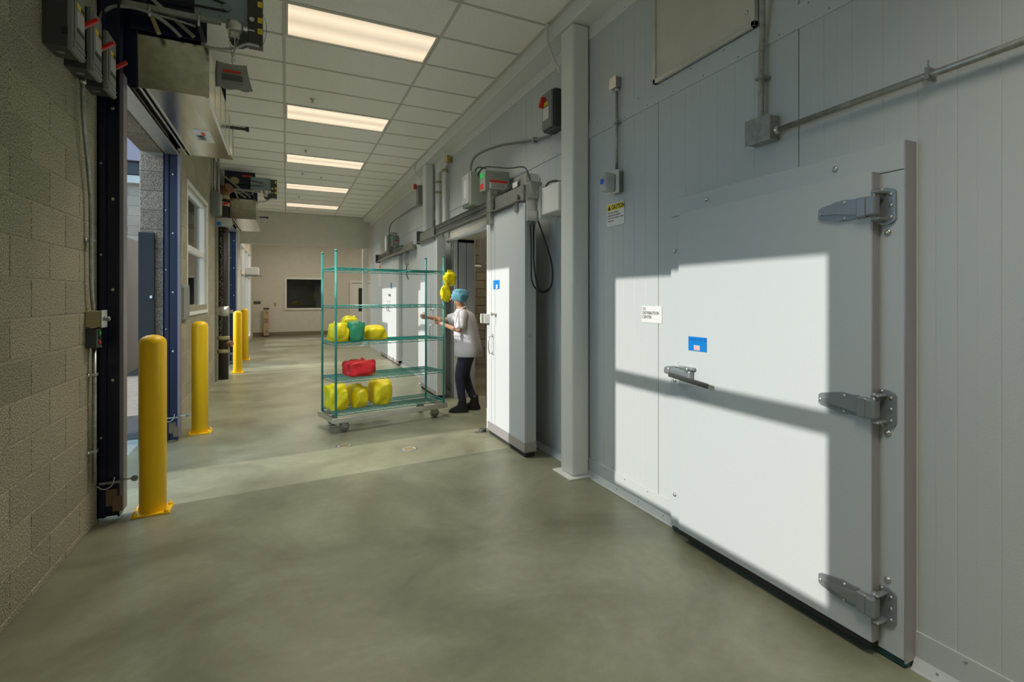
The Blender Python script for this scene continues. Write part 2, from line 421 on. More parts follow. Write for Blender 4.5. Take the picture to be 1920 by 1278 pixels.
# --- back
BW = MB().box(-1.42, 6.5, 25.4, 25.6, 0, 4.6)
struct('wall_back', BW, M_PLASTER, 'beige plaster end wall of the lobby at the far end', 'wall')
struct('wall_soffit', MB().box(-1.2, XR, YS, YS + 0.2, 3.23, 4.6), M_PLASTER, 'pale plaster wall hanging from the ceiling at the far end of the hall', 'wall')
struct('ceiling', MB().box(-1.42, 6.5, YS + 0.2, 26, 4.2, 4.35), M_PLASTER, 'ceiling of the lobby beyond the soffit', 'ceiling')
struct('baseboard_back', MB().box(-1.2, 2.5, 25.38, 25.4, 0, 0.17).box(3.3, 6.4, 25.38, 25.4, 0, 0.17), M_BASEB, 'brown rubber base along the far end wall', 'baseboard')
struct('wall_behind', MB().box(-1.42, 2.72, -5.2, -5.0, 0, 4.6), M_PLASTER, 'plaster wall at the near end of the hall behind the camera', 'wall')
struct('roof', MB().box(-1.42, 2.9, -5.2, YS + .2, 4.6, 4.75), M_PLASTER, 'roof deck above the hung ceiling', 'roof')
struct('wall_lobby', MB().box(2.46, 2.72, 18.3, 18.45, 0, 4.6).box(6.5, 6.7, 18.3, 25.6, 0, 4.6).box(2.72, 6.7, 18.3, 18.45, 0, 4.6), M_PLASTER2, 'plaster side walls of the lobby', 'wall')

# --- ceiling: T-bar grid with lay-in tiles
ceil = struct('ceiling', MB().box(XL - .01, 2.24, -5, YS, CE + .03, CE + .035), mat('plenum_board', (0.3, 0.3, 0.28), 0.9), 'hung ceiling of white mineral tiles in a metal grid', 'ceiling')
CXs = [XL, -0.015, 1.375, 2.24]
RP = 0.698
rows = [5.29 + RP * k for k in range(-15, 20)]
lightrows = [0, 4, 8, 12, 16, -8, -12]
tiles = {}
for i, y in enumerate(rows):
    k = i - 15
    if y > YS: break
    ye = min(y + RP, YS)
    if y < -4.9: continue
    for j in range(3):
        if j == 1 and k in lightrows: continue
        a, b = CXs[j] + 0.013, CXs[j + 1] - 0.013
        key = (j, round(ye - y, 3))
        if key not in tiles:
            o = MB().box(-(b - a) / 2, (b - a) / 2, -(ye - y) / 2 + .013, (ye - y) / 2 - .013, 0, 0.012)
            me = o.mesh('ceiling_tile'); me.materials.append(M_TILE); tiles[key] = me
        t = bpy.data.objects.new('ceiling_tile', tiles[key]); COL.objects.link(t); t.parent = ceil
        t.location = ((a + b) / 2, (y + ye) / 2, CE + 0.004)
g = MB()
for x in (CXs[1], CXs[2]): g.box(x - .0125, x + .0125, -5, YS, CE - 0.004, CE + 0.012)
for y in rows:
    if y < YS: g.box(XL, 2.235, y - .0125, y + .0125, CE - 0.003, CE + 0.011)
g.box(XL, XL + .025, -5, YS, CE - .004, CE + .012)
part('grid_bar', g, M_GRIDM, ceil)
part('edge_trim', MB().box(2.215, 2.24, -5, YS, CE - 0.012, CE + 0.02), M_GRIDM, ceil)
# steel beam running over the columns, beside the ceiling edge
bm_ = struct('trim_2', MB().box(2.24, 2.445, -5, YS, 4.07, 4.6, 0.006), M_COLM, 'white painted steel beam running along the top of the right wall', 'beam')

# --- right wall of insulated panels
OP = (6.05, 8.35, 2.60)
def ribbed(y0, y1, z0, z1, x=XR, pitch=0.1521, depth=0.0022, wd=0.004, th=0.02, ph=3.149):
    mb = MB(); n0 = math.ceil((y0 - ph) / pitch + 0.02); ys = [y0]; xs = [x + .003]
    ys.append(y0 + .004); xs.append(x)
    k = n0
    while ph + k * pitch < y1 - 0.02:
        c = ph + k * pitch
        if c - y0 > 0.02:
            ys += [c - wd, c, c + wd]; xs += [x, x + depth, x]
            c2 = c + pitch * .5
            if c2 < y1 - .02: ys += [c2 - wd, c2, c2 + wd]; xs += [x, x - depth * .35, x]
        k += 1
    ys += [y1 - .004, y1]; xs += [x, x + .003]
    A = [mb.bm.verts.new((xx, yy, z0)) for xx, yy in zip(xs, ys)]; B = [mb.bm.verts.new((xx, yy, z1)) for xx, yy in zip(xs, ys)]
    for i in range(len(A) - 1): mb.bm.faces.new((A[i], A[i + 1], B[i + 1], B[i]))
    C = [mb.bm.verts.new((x + th, yy, zz)) for yy, zz in ((y0, z0), (y1, z0), (y1, z1), (y0, z1))]
    mb.bm.faces.new((A[0], C[0], C[3], B[0])); mb.bm.faces.new((A[-1], B[-1], C[2], C[1])); mb.bm.faces.new(C)
    return mb
wr = struct('wall_right', MB().box(2.462, 2.72, -5, OP[0], 0, 4.6).box(2.462, 2.72, OP[1], 18.3, 0, 4.6).box(2.462, 2.72, OP[0], OP[1], OP[2], 4.6),
            mat('panel_core', (0.30, 0.31, 0.30), 0.8), 'white ribbed insulated panel wall along the right side', 'wall')
SEAM = 1.2165
k = -7
while 3.149 + k * SEAM < 18.3:
    a, b = 3.149 + k * SEAM + .0025, 3.149 + (k + 1) * SEAM - .0025
    k += 1
    if b < -5: continue
    a = max(a, -5); b = min(b, 18.3)
    for lo, hi in ((0.0, 3.10), (3.13, 4.07)):
        segs = [(a, b, lo, hi)]
        if lo == 0:
            ns = []
            if a < OP[0] < b: ns.append((a, OP[0], lo, hi))
            if a < OP[1] < b: ns.append((OP[1], b, lo, hi))
            if ns: segs = ns + [(max(a, OP[0]), min(b, OP[1]), OP[2], hi)]
            elif a >= OP[0] and b <= OP[1]: segs = [(a, b, OP[2], hi)]
        for (p, q, c, d) in segs: part('panel', ribbed(p, q, c, d), M_PANEL, wr)
fl = MB().box(2.432, 2.445, -5, YS, 3.055, 3.185, 0.001)
part('flashing', fl, M_PANEL, wr)
part('flashing', MB().box(2.434, 2.446, -5, YS, 3.95, 4.07, 0.001), M_WHITE, wr)
sk = MB()
for a, b in ((-5, 1.33), (2.94, OP[0] - .1), (OP[1] + .1, 13.0)):
    sk.box(2.433, 2.445, a, b, 0.0, 0.155, 0.001)
    sk.prism([(2.434, 0.0), (2.434, 0.045), (2.405, 0.006), (2.395, 0.0)], a, b, 'Y')
part('base_flashing', sk, M_PANEL, wr)
rv = MB(); y = -1.0
while y < 16:
    rv.dome((2.432, y, 3.075), .006, (-1, 0, 0), 6); rv.dome((2.432, y + .12, 3.165), .006, (-1, 0, 0), 6)
    rv.dome((2.434, y, 3.97), .006, (-1, 0, 0), 6)
    if not (1.3 < y < 2.95 or 6 < y < 8.4): rv.dome((2.432, y, .135), .006, (-1, 0, 0), 6); rv.dome((2.42, y + .1, .028), .006, (-1, 0, .6), 6)
    y += 0.305
o = part('rivets', rv, M_CAST, wr); o['kind'] = 'stuff'
# framed access hatch in the upper wall
ht = thing('access_panel', 'large framed access panel high on the right wall above the rivet band', 'panel', (2.42, 2.68, 3.2))
part('plate', MB().box(2.415, 2.44, 2.235, 3.135, 3.215, 4.05), mat('hatch_plate', (0.56, 0.53, 0.44), 0.5, mottle=0.06, mscale=4), ht)
f = MB(); f.box(2.40, 2.432, 2.20, 3.165, 3.19, 3.222, .002); f.box(2.40, 2.432, 3.135, 3.167, 3.19, 4.06, .002); f.box(2.40, 2.432, 2.20, 2.228, 3.19, 4.06, .002)
part('frame', f, M_ALU, ht)
part('bolt', MB().dome((2.415, 2.27, 3.30), .012, (-1, 0, 0)), M_ZINC, ht)
part('bolt', MB().dome((2.415, 2.27, 3.80), .012, (-1, 0, 0)), M_ZINC, ht)
# room behind the sliding door
struct('wall_coldroom', MB().box(2.72, 6.5, 12.3, 12.5, 0, 4.6).box(6.5, 6.6, 5, 12.5, 0, 4.6).box(2.72, 6.5, 5.0, 5.2, 0, 4.6).box(2.72, 6.6, 5, 12.5, 4.6, 4.7), M_MORTAR, 'block walls of the room behind the sliding door', 'wall')
cw = [o for o in COL.objects if o.name.startswith('wall_coldroom')][0]
lay_y(cw, 12.28, [s for s in courses(3.2, 5.0, 0, 3.3, [])], M_BLOCK)

# ================================================================== DOOR 1 : hinged walk-in door
d1 = thing('door_1', 'big white hinged cold room door with three strap hinges in the right foreground', 'door', (2.40, 2.1, 0), kind='structure')
part('casing', MB().box(2.36, 2.441, 1.335, 1.465, 0.04, 2.165, .003), M_PANEL_D, d1)
part('casing', MB().box(2.36, 2.441, 2.735, 2.905, 0.04, 2.165, .003), M_PANEL_D, d1)
part('casing', MB().box(2.36, 2.441, 1.335, 2.905, 2.168, 2.292, .003), M_PANEL_D, d1)
part('edge_strip', MB().box(2.359, 2.441, 1.330, 1.3345, 0.03, 2.292), M_TRIM, d1)
lf = part('door_leaf', MB().box(2.302, 2.352, 1.444, 2.755, 0.075, 2.172, .003), M_PANEL_D, d1)
part('edge_strip', MB().box(2.303, 2.351, 1.439, 1.4435, 0.078, 2.170), M_TRIM, d1)
part('gasket', MB().box(2.352, 2.364, 1.45, 2.75, 0.03, 2.166).box(2.308, 2.35, 1.45, 2.75, 0.045, 0.076, .004), M_RUBBER, d1)
part('sill_seal', MB().box(2.37, 2.44, 1.335, 2.905, 0.0, 0.042, .01), M_TEAL, d1)
bt = MB()
for (y, z) in ((1.405, 1.90), (1.405, 1.01), (1.405, .36), (2.86, 1.93), (2.86, 1.045), (2.86, .26), (1.66, 2.235), (2.55, 2.235)):
    part('bolt', MB().dome((2.36, y, z), .015, (-1, 0, 0), 14), M_ZINC, d1)
def hinge(z):
    x = 2.302
    h = part('hinge', MB().box(x - .030, x, 1.452, 1.50, z - .045, z + .045, .006).box(x - .034, x + .015, 1.412, 1.455, z - .043, z + .043, .008, 2), M_CAST, d1)
    prof = [(1.50, .048), (1.535, .046), (1.575, .050), (1.60, .047), (1.69, .030), (1.705, .020), (1.705, -.020), (1.69, -.030), (1.60, -.047), (1.575, -.050), (1.535, -.046), (1.50, -.048)]
    st = MB().prism([(p[0], z + p[1]) for p in prof], x - .012, x, 'X')
    bmesh.ops.bevel(st.bm, geom=[e for e in st.bm.edges if all(abs(v.co.x - (x - .012)) < 1e-5 for v in e.verts)], offset=.006, segments=2, affect='EDGES')
    st.prism([(1.50, z + .03), (1.60, z + .014), (1.68, z + .008), (1.68, z - .008), (1.60, z - .014), (1.50, z - .03)], x - .022, x - .011, 'X')
    part('strap', st, M_CAST, h)
    pl = MB().prism([(1.44, z + .082), (1.40, z + .082), (1.372, z + .07), (1.366, z + .06), (1.366, z - .06), (1.372, z - .07), (1.40, z - .082), (1.44, z - .082)], 2.348, 2.36, 'X')
    pl.box(2.30, 2.35, 1.40, 1.425, z + .052, z + .066, .004).box(2.30, 2.35, 1.40, 1.425, z - .066, z - .052, .004)
    pl.cyl((2.29, 1.425, z - .07), (2.29, 1.425, z + .07), .011, 12)
    pl.box(2.278, 2.31, 1.40, 1.437, z + .052, z + .066, .006).box(2.278, 2.31, 1.40, 1.437, z - .066, z - .052, .006)
    part('plate', pl, M_CAST, h)
    for (y, dz) in ((1.425, .074), (1.385, .05), (1.385, 0), (1.385, -.05), (1.425, -.074)):
        part('screw', MB().dome((2.348, y, z + dz), .008, (-1, 0, 0), 8), M_ZINC, h)
    for (y, dz) in ((1.69, 0), (1.635, 0), (1.565, .036), (1.565, -.036)):
        part('screw', MB().dome((x - .012, y, z + dz), .008, (-1, 0, 0), 8), M_ZINC, h)
for z in (2.015, 1.12, 0.245): hinge(z)
la = part('latch', MB().box(2.262, 2.302, 2.60, 2.80, 1.085, 1.145, .012, 2).box(2.27, 2.302, 2.58, 2.72, 1.145, 1.165, .006), M_CAST, d1, 'grey metal latch with a black lever')
part('strike', MB().box(2.27, 2.36, 2.815, 2.875, 1.095, 1.145, .014, 2).box(2.345, 2.362, 2.77, 2.81, 1.14, 1.18, .003).box(2.28, 2.30, 2.80, 2.82, 1.105, 1.135), M_CAST, la)
part('lever', MB().obox((2.245, 2.60, 1.09), (.012, .37, .030), Matrix.Rotation(math.radians(4), 3, 'X'), .003), M_ENCD, la)
part('lock_cylinder', MB().lathe([(.016, 0), (.016, -.012), (.012, -.014)], (2.268, 2.63, 1.152), 14, 'X'), M_ZINC, la)
# signs
def plate_sign(name, label, y0, y1, z0, z1, x, m, cat='sign'):
    t = thing(name, label, cat, (x, (y0 + y1) / 2, z0)); part('plate', MB().box(x - .003, x, y0, y1, z0, z1), m, t); return t
s1 = plate_sign('room_sign', 'white room sign reading 121 DISTRIBUTION CENTER left of the big door', 3.10, 3.345, 1.422, 1.548, 2.4385, M_LABEL)
text('lettering', '121\nDISTRIBUTION\nCENTER', .031, (2.4354, 3.337, 1.540), '-X', M_INK, s1, .0006, sx=1.0, ay='TOP')
s2 = plate_sign('caution_sign', 'yellow and white CAUTION sign under the alarm on the right wall', 3.585, 3.85, 2.215, 2.405, 2.4385, M_LABEL)
part('header', MB().box(2.4345, 2.436, 3.592, 3.843, 2.345, 2.398), M_YELS, s2)
text('lettering', 'CAUTION', .050, (2.4340, 3.778, 2.370), '-X', M_INK, s2, .0012, sx=.86)
part('warning_triangle', MB().prism([(3.835, 2.352), (3.787, 2.352), (3.811, 2.392)], 2.4338, 2.4345, 'X'), M_INK, s2)
text('lettering', 'Alarm signal indicates\nrefrigerant leak detected\nDo not enter monitor or alert\nrefrigeration', .0225, (2.4352, 3.838, 2.340), '-X', M_INK, s2, 0, sx=.86, ay='TOP')
s3 = plate_sign('flag_plate', 'blue plate with a small white flag on the big hinged door', 2.485, 2.652, 1.272, 1.362, 2.3015, M_BLUE)
part('flag', MB().box(2.2975, 2.2985, 2.545, 2.60, 1.278, 1.308), M_LABEL, s3)
for q in range(3): part('stripe', MB().box(2.2968, 2.2975, 2.545, 2.60, 1.281 + q * .009, 1.284 + q * .009), M_RED, s3)
text('lettering', 'J A M I S O N', .022, (2.298, 2.642, 1.344), '-X', mat('blue_ink', (0, .07, .28), .5), s3, 0, sx=1.25)

# ================================================================== electrical runs on the right wall
cj = thing('conduit_run', 'galvanised conduit with square junction box above the big hinged door', 'conduit', (2.4, 2.16, 2.5))
part('junction_box', MB().box(2.36, 2.44, 2.055, 2.225, 2.49, 2.625, .004), M_GALV, cj)
part('box_cover', MB().box(2.354, 2.36, 2.05, 2.23, 2.485, 2.63, .002), M_GALV, cj)
for q in (-.03, 0, .03): part('knockout', MB().lathe([(.013, 0), (.013, .0015), (.010, .002)], (2.40 + q * .55, 2.056, 2.555 + q), 12, 'Y'), M_CAST, cj)
part('conduit', MB().tube([(2.395, 2.145, 2.62), (2.395, 2.145, 3.0), (2.395, 2.135, 3.12), (2.375, 2.12, 3.26), (2.37, 2.12, 3.42), (2.37, 2.12, 3.5)], .017, 12, 2), M_GALV, cj)
part('fitting', MB().box(2.345, 2.395, 2.092, 2.148, 3.40, 3.62, .012, 2), M_BRONZE, cj, 'bronze coloured conduit fitting body')
part('fitting_cover', MB().box(2.338, 2.347, 2.10, 2.14, 3.43, 3.59, .006), M_ALU, cj)
part('coupling', MB().lathe([(.022, 0), (.022, .03), (.018, .035)], (2.3705, 2.12, 3.365), 12), M_ZINC, cj)
part('conduit', MB().tube([(2.397, 2.05, 2.535), (2.397, 1.2, 2.55), (2.397, .2, 2.565)], .015, 12), M_GALV, cj)
part('coupling', MB().lathe([(.022, -.035), (.022, 0), (.017, .005)], (2.397, 2.055, 2.535), 12, 'Y'), M_ZINC, cj)
for (y, z, v) in ((2.145, 2.86, 1), (1.255, 2.55, 0)):
    b = MB()
    if v: b.box(2.373, 2.44, y - .03, y + .03, z - .008, z + .008, .002)
    else: b.box(2.376, 2.44, y - .008, y + .008, z - .022, z + .03, .002).cyl((2.39, y, z + .02), (2.39, y, z + .06), .004, 8)
    part('clamp', b, M_CAST, cj)
ca_ = thing('alarm_conduit', 'thin galvanised conduit between a small pull box and the alarm', 'conduit', (2.41, 3.68, 2.66))
part('pull_box', MB().box(2.385, 2.44, 3.635, 3.725, 3.34, 3.425, .003), M_GALV, ca_)
part('box_cover', MB().box(2.381, 2.385, 3.63, 3.73, 3.335, 3.43, .001), M_ALU, ca_)
part('conduit', MB().cyl((2.41, 3.66, 2.66), (2.41, 3.66, 3.345), .0115, 12), M_GALV, ca_)
part('coupling', MB().lathe([(.017, 0), (.017, .03), (.013, .033)], (2.41, 3.66, 3.31), 12), M_ZINC, ca_)
part('clamp', MB().box(2.395, 2.44, 3.635, 3.685, 3.045, 3.060), M_CAST, ca_)
al = thing('alarm_strobe', 'clear alarm strobe with a blue lens on the right wall', 'alarm', (2.41, 3.66, 2.5))
part('housing', MB().box(2.39, 2.44, 3.60, 3.72, 2.475, 2.645, .006), M_ENC, al)
part('back_plate', MB().box(2.375, 2.392, 3.59, 3.735, 2.465, 2.655, .004), M_LABEL, al)
part('clear_cover', MB().box(2.27, 2.375, 3.61, 3.725, 2.475, 2.63, .03, 3), M_CLEAR, al)
part('lens', MB().blob((2.31, 3.665, 2.555), (.052, .055, .05), 3, .0, 3, False), mat('blue_lens', (0.01, 0.09, 0.65), 0.15), al)

# ================================================================== columns
def column(y, lab):
    c = thing('steel_column', lab, 'column', (2.345, y + .09, 0), group=None)
    part('shaft', MB().box(2.26, 2.43, y, y + .24, 0.012, 4.07, .02, 3), M_COLM, c)
    part('base_plate', MB().box(2.20, 2.44, y - .05, y + .29, 0.0, 0.014, .002), M_COLM, c)
    return c
column(4.14, 'white square steel column standing between the big hinged door and the open sliding door')
column(9.78, 'white square steel column standing behind the second sliding leaf')
for i, P_ in enumerate(([(2.20, 4.54, 4.26), (2.20, 4.54, 4.10), (2.19, 4.50, 4.00), (2.21, 4.44, 3.86), (2.245, 4.385, 3.74), (2.25, 4.38, 3.70)],
                        [(2.20, 10.4, 4.26), (2.20, 10.4, 4.12), (2.20, 10.38, 4.02), (2.22, 10.2, 3.90), (2.245, 10.08, 3.82)])):
    solo('drain_pipe', MB().tube(P_, .013, 10, 2), M_PIPE, 'thin white bent pipe coming out of the ceiling edge at the %s column' % ('nearer' if i == 0 else 'farther'), 'pipe')

# ================================================================== SLIDING DOORS
def rail(name, lab, x, y0, y1, z):
    t = thing(name, lab, 'door track', (x, (y0 + y1) / 2, z))
    part('track', MB().box(x + .03, x + .05, y0, y1, z, z + .16, .002).box(x - .03, x + .05, y0, y1, z - .008, z, .001).box(x + .05, x + .13, y0 + .1, y0 + .14, z, z + .1), M_GALV, t)
    part('guide_rod', MB().cyl((x + .01, y0 + .9, z + .15), (x + .01, y1 - .1, z + .15), .008, 8), M_ENCD, t)
    part('belt', MB().box(x + .0, x + .012, y0 + 1.0, y1 - .1, z + .078, z + .090), M_RUBBER, t)
    part('end_bracket', MB().box(x - .03, x + .1, y1 - .14, y1 - .1, z - .03, z + .2, .003), M_ENCD, t)
    return t
def sliding_leaf(name, lab, x, y0, y1, z1=2.565, near=True):
    t = thing(name, lab, 'door', (x + .06, (y0 + y1) / 2, 0), kind='structure')
    part('leaf', MB().box(x, x + .125, y0, y1, 0.07, z1, .004), M_PANEL_D, t)
    part('kick_strip', MB().box(x - .004, x + .129, y0 - .002, y1 + .002, 0.05, 0.155, .003) if near else MB().box(x - .004, x + .129, y0 - .002, y1 + .002, 0.05, 0.12, .003), M_TRIM, t)
    part('bottom_gasket', MB().box(x + .01, x + .115, y0 + .01, y1 - .01, 0.004, 0.05, .008), M_RUBBER, t)
    return t
# leaf A (open toward the camera)
A = sliding_leaf('door_2', 'white sliding door leaf slid open toward the camera, sunlit on its far half', 2.12, 4.89, 5.99)
part('edge_cap', MB().box(2.116, 2.249, 5.985, 6.02, .06, 2.50, .003), M_WHITE, A)
part('seam', MB().box(2.1185, 2.121, 5.745, 5.75, .16, 2.56).box(2.1185, 2.121, 5.865, 5.87, .16, 2.56), M_TRIM, A)
h = part('pull_handle', MB().tube([(2.12, 5.80, 1.17), (2.06, 5.80, 1.17), (2.06, 5.80, 0.97), (2.12, 5.80, 0.97)], .008, 8, 1), M_ZINC, A, 'chrome pull handle')
part('handle_base', MB().box(2.108, 2.12, 5.785, 5.815, 1.155, 1.19).box(2.108, 2.12, 5.785, 5.815, .95, .985), M_ZINC, h)
part('door_knob', MB().lathe([(.03, 0), (.03, -.006), (.013, -.01), (.013, -.035), (.022, -.04), (.022, -.055)], (2.12, 5.715, 1.425), 16, 'X'), M_ZINC, A)
pb = part('push_station', MB().box(2.05, 2.12, 5.93, 6.03, 1.31, 1.42, .004), M_ALU, A, 'metal push button station with a green mushroom button')
part('cover', MB().box(2.05, 2.10, 6.03, 6.06, 1.31, 1.42, .003), M_LABEL, pb)
part('green_button', MB().lathe([(.024, 0), (.026, .015), (.018, .028)], (2.075, 6.06, 1.365), 14, 'Y'), M_GREENLED, pb)
part('cable', MB().tube([(2.10, 6.01, 1.31), (2.10, 6.01, .9), (2.11, 6.01, .3)], .004, 6), M_CABLE, A)
part('label', MB().box(2.16, 2.20, 4.887, 4.8895, 1.20, 1.255).box(2.162, 2.20, 4.8865, 4.8895, 1.165, 1.172), M_LABELG, A)
for xx in (2.17, 2.19): part('bolt', MB().dome((xx, 4.887, .105), .007, (0, -1, 0), 8), M_ZINC, A)
part('hanger_plate', MB().box(2.07, 2.118, 5.78, 5.90, 2.46, 2.78, .003), M_GALV, A)
part('hanger_plate', MB().box(2.10, 2.118, 5.05, 5.12, 2.50, 2.68, .003), M_GALV, A)
s4 = plate_sign('flag_plate', 'blue plate with a white flag on the open sliding door leaf', 5.60, 5.79, 1.71, 1.81, 2.1185, M_BLUE)
part('flag', MB().box(2.1145, 2.1155, 5.655, 5.70, 1.715, 1.76), M_LABEL, s4)
# leaf B (open away from the camera)
B_ = sliding_leaf('door_3', 'white sliding door leaf slid open away from the camera in front of the far column', 2.12, 8.40, 9.56, near=False)
part('seam', MB().box(2.1185, 2.121, 8.66, 8.665, .16, 2.56).box(2.1185, 2.121, 8.80, 8.805, .16, 2.56), M_TRIM, B_)
part('edge_cap', MB().box(2.116, 2.249, 8.37, 8.405, .06, 2.56, .003), M_WHITE, B_)
h = part('pull_handle', MB().tube([(2.12, 8.62, 1.17), (2.06, 8.62, 1.17), (2.06, 8.62, 0.95), (2.12, 8.62, 0.95)], .009, 8, 1), M_ZINC, B_, 'chrome pull handle')
part('door_knob', MB().lathe([(.03, 0), (.03, -.006), (.013, -.01), (.013, -.035), (.022, -.04), (.022, -.055)], (2.12, 8.62, 1.42), 16, 'X'), M_ZINC, B_)
part('hanger_plate', MB().box(2.095, 2.118, 8.52, 9.50, 2.54, 2.74, .003), M_GALV, B_)
rail('door_track', 'galvanised overhead track carrying both leaves of the open sliding door', 2.10, 4.95, 9.75, 2.60)
# casing around the opening
d_ = thing('trim_3', 'white casing around the open cold room doorway', 'door casing', (2.4, 7.2, 0), kind='structure')
part('jamb', MB().box(2.385, 2.735, 8.35, 8.40, 0, 2.60, .004), M_WHITE, d_)
part('jamb', MB().box(2.385, 2.735, 6.0, 6.05, 0, 2.60, .004), M_WHITE, d_)
part('head', MB().box(2.385, 2.735, 5.95, 8.55, 2.55, 2.66, .004), M_WHITE, d_)
part('head_roll', MB().cyl((2.36, 6.0, 2.545), (2.36, 8.6, 2.545), .035, 12), M_WHITE, d_)
part('casing', MB().box(2.385, 2.442, 8.36, 8.56, 0, 2.56, .004), M_WHITE, d_)
part('casing', MB().box(2.385, 2.442, 5.85, 6.04, 0, 2.56, .004), M_WHITE, d_)
part('jamb_panel', MB().box(2.46, 2.58, 8.335, 8.352, 0, 2.5, .002).box(2.59, 2.72, 8.335, 8.352, 0, 2.5, .002), M_PANEL_D, d_)
# pipes inside the doorway and beside the column
pp = thing('pipe_loop', 'white looped drain pipes inside the dark doorway', 'pipe', (3.2, 9.2, 2.1))
part('pipe', MB().tube([(3.06, 8.9, 2.9), (3.06, 8.9, 2.35), (3.06, 8.9, 2.2), (3.12, 8.9, 2.17), (3.22, 8.9, 2.17), (3.28, 8.9, 2.2), (3.28, 8.9, 2.35), (3.28, 8.9, 4.4)], .055, 14, 2), M_PIPE, pp)
part('pipe', MB().tube([(2.76, 9.6, 2.19), (4.0, 9.6, 2.19), (6.4, 9.6, 2.19)], .035, 12), M_PIPE, pp)
part('pipe', MB().cyl((3.06, 8.9, 2.9), (3.06, 8.9, 4.55), .055, 14), M_PIPE, pp)
for i, (y, x, zt, r) in enumerate(((9.18, 2.345, 4.0, .048), (8.82, 2.365, 4.06, .042))):
    t = thing('wall_pipe', 'white wall pipe with %s beside the farther column' % ('tan bands, the fatter one nearer the column' if i == 0 else 'a brass elbow at its top'), 'pipe', (x, y, 2.75))
    part('pipe', MB().tube([(x, y, 2.75), (x, y, zt - .35), (x, y, zt - .22), (x + .02, y - .07, zt - .17), (x + .06, y - .14, zt - .16)] if i else
                           [(x, y, 2.75), (x, y, zt - .35), (x, y, zt - .20), (x + .03, y - .10, zt - .15), (x + .06, y - .16, zt - .15)], r, 14, 2), M_PIPE, t)
    if i == 0:
        for z in (3.42, 3.60): part('band', MB().lathe([(r + .004, 0), (r + .004, .035)], (x, y, z), 16), M_TAPE, t)
        part('sleeve', MB().lathe([(r + .003, 0), (r + .003, .13)], (x, y, 3.46), 16), M_LABEL, t)
    else:
        part('fitting', MB().lathe([(r + .01, 0), (r + .01, .05)], (x, y, zt - .34), 16), M_TAPE, t)
        part('valve', MB().box(x - .04, x + .05, y - .22, y - .13, zt - .22, zt - .10, .015), mat('brass', (0.5, 0.36, 0.12), 0.3, 0.9), t)
solo('angle_bracket', MB().box(2.31, 2.325, 9.42, 9.44, 2.8, 3.98).box(2.325, 2.44, 9.425, 9.44, 2.9, 3.0), M_ENC, 'dark vertical angle strut between the far column and the wall pipes', 'bracket')

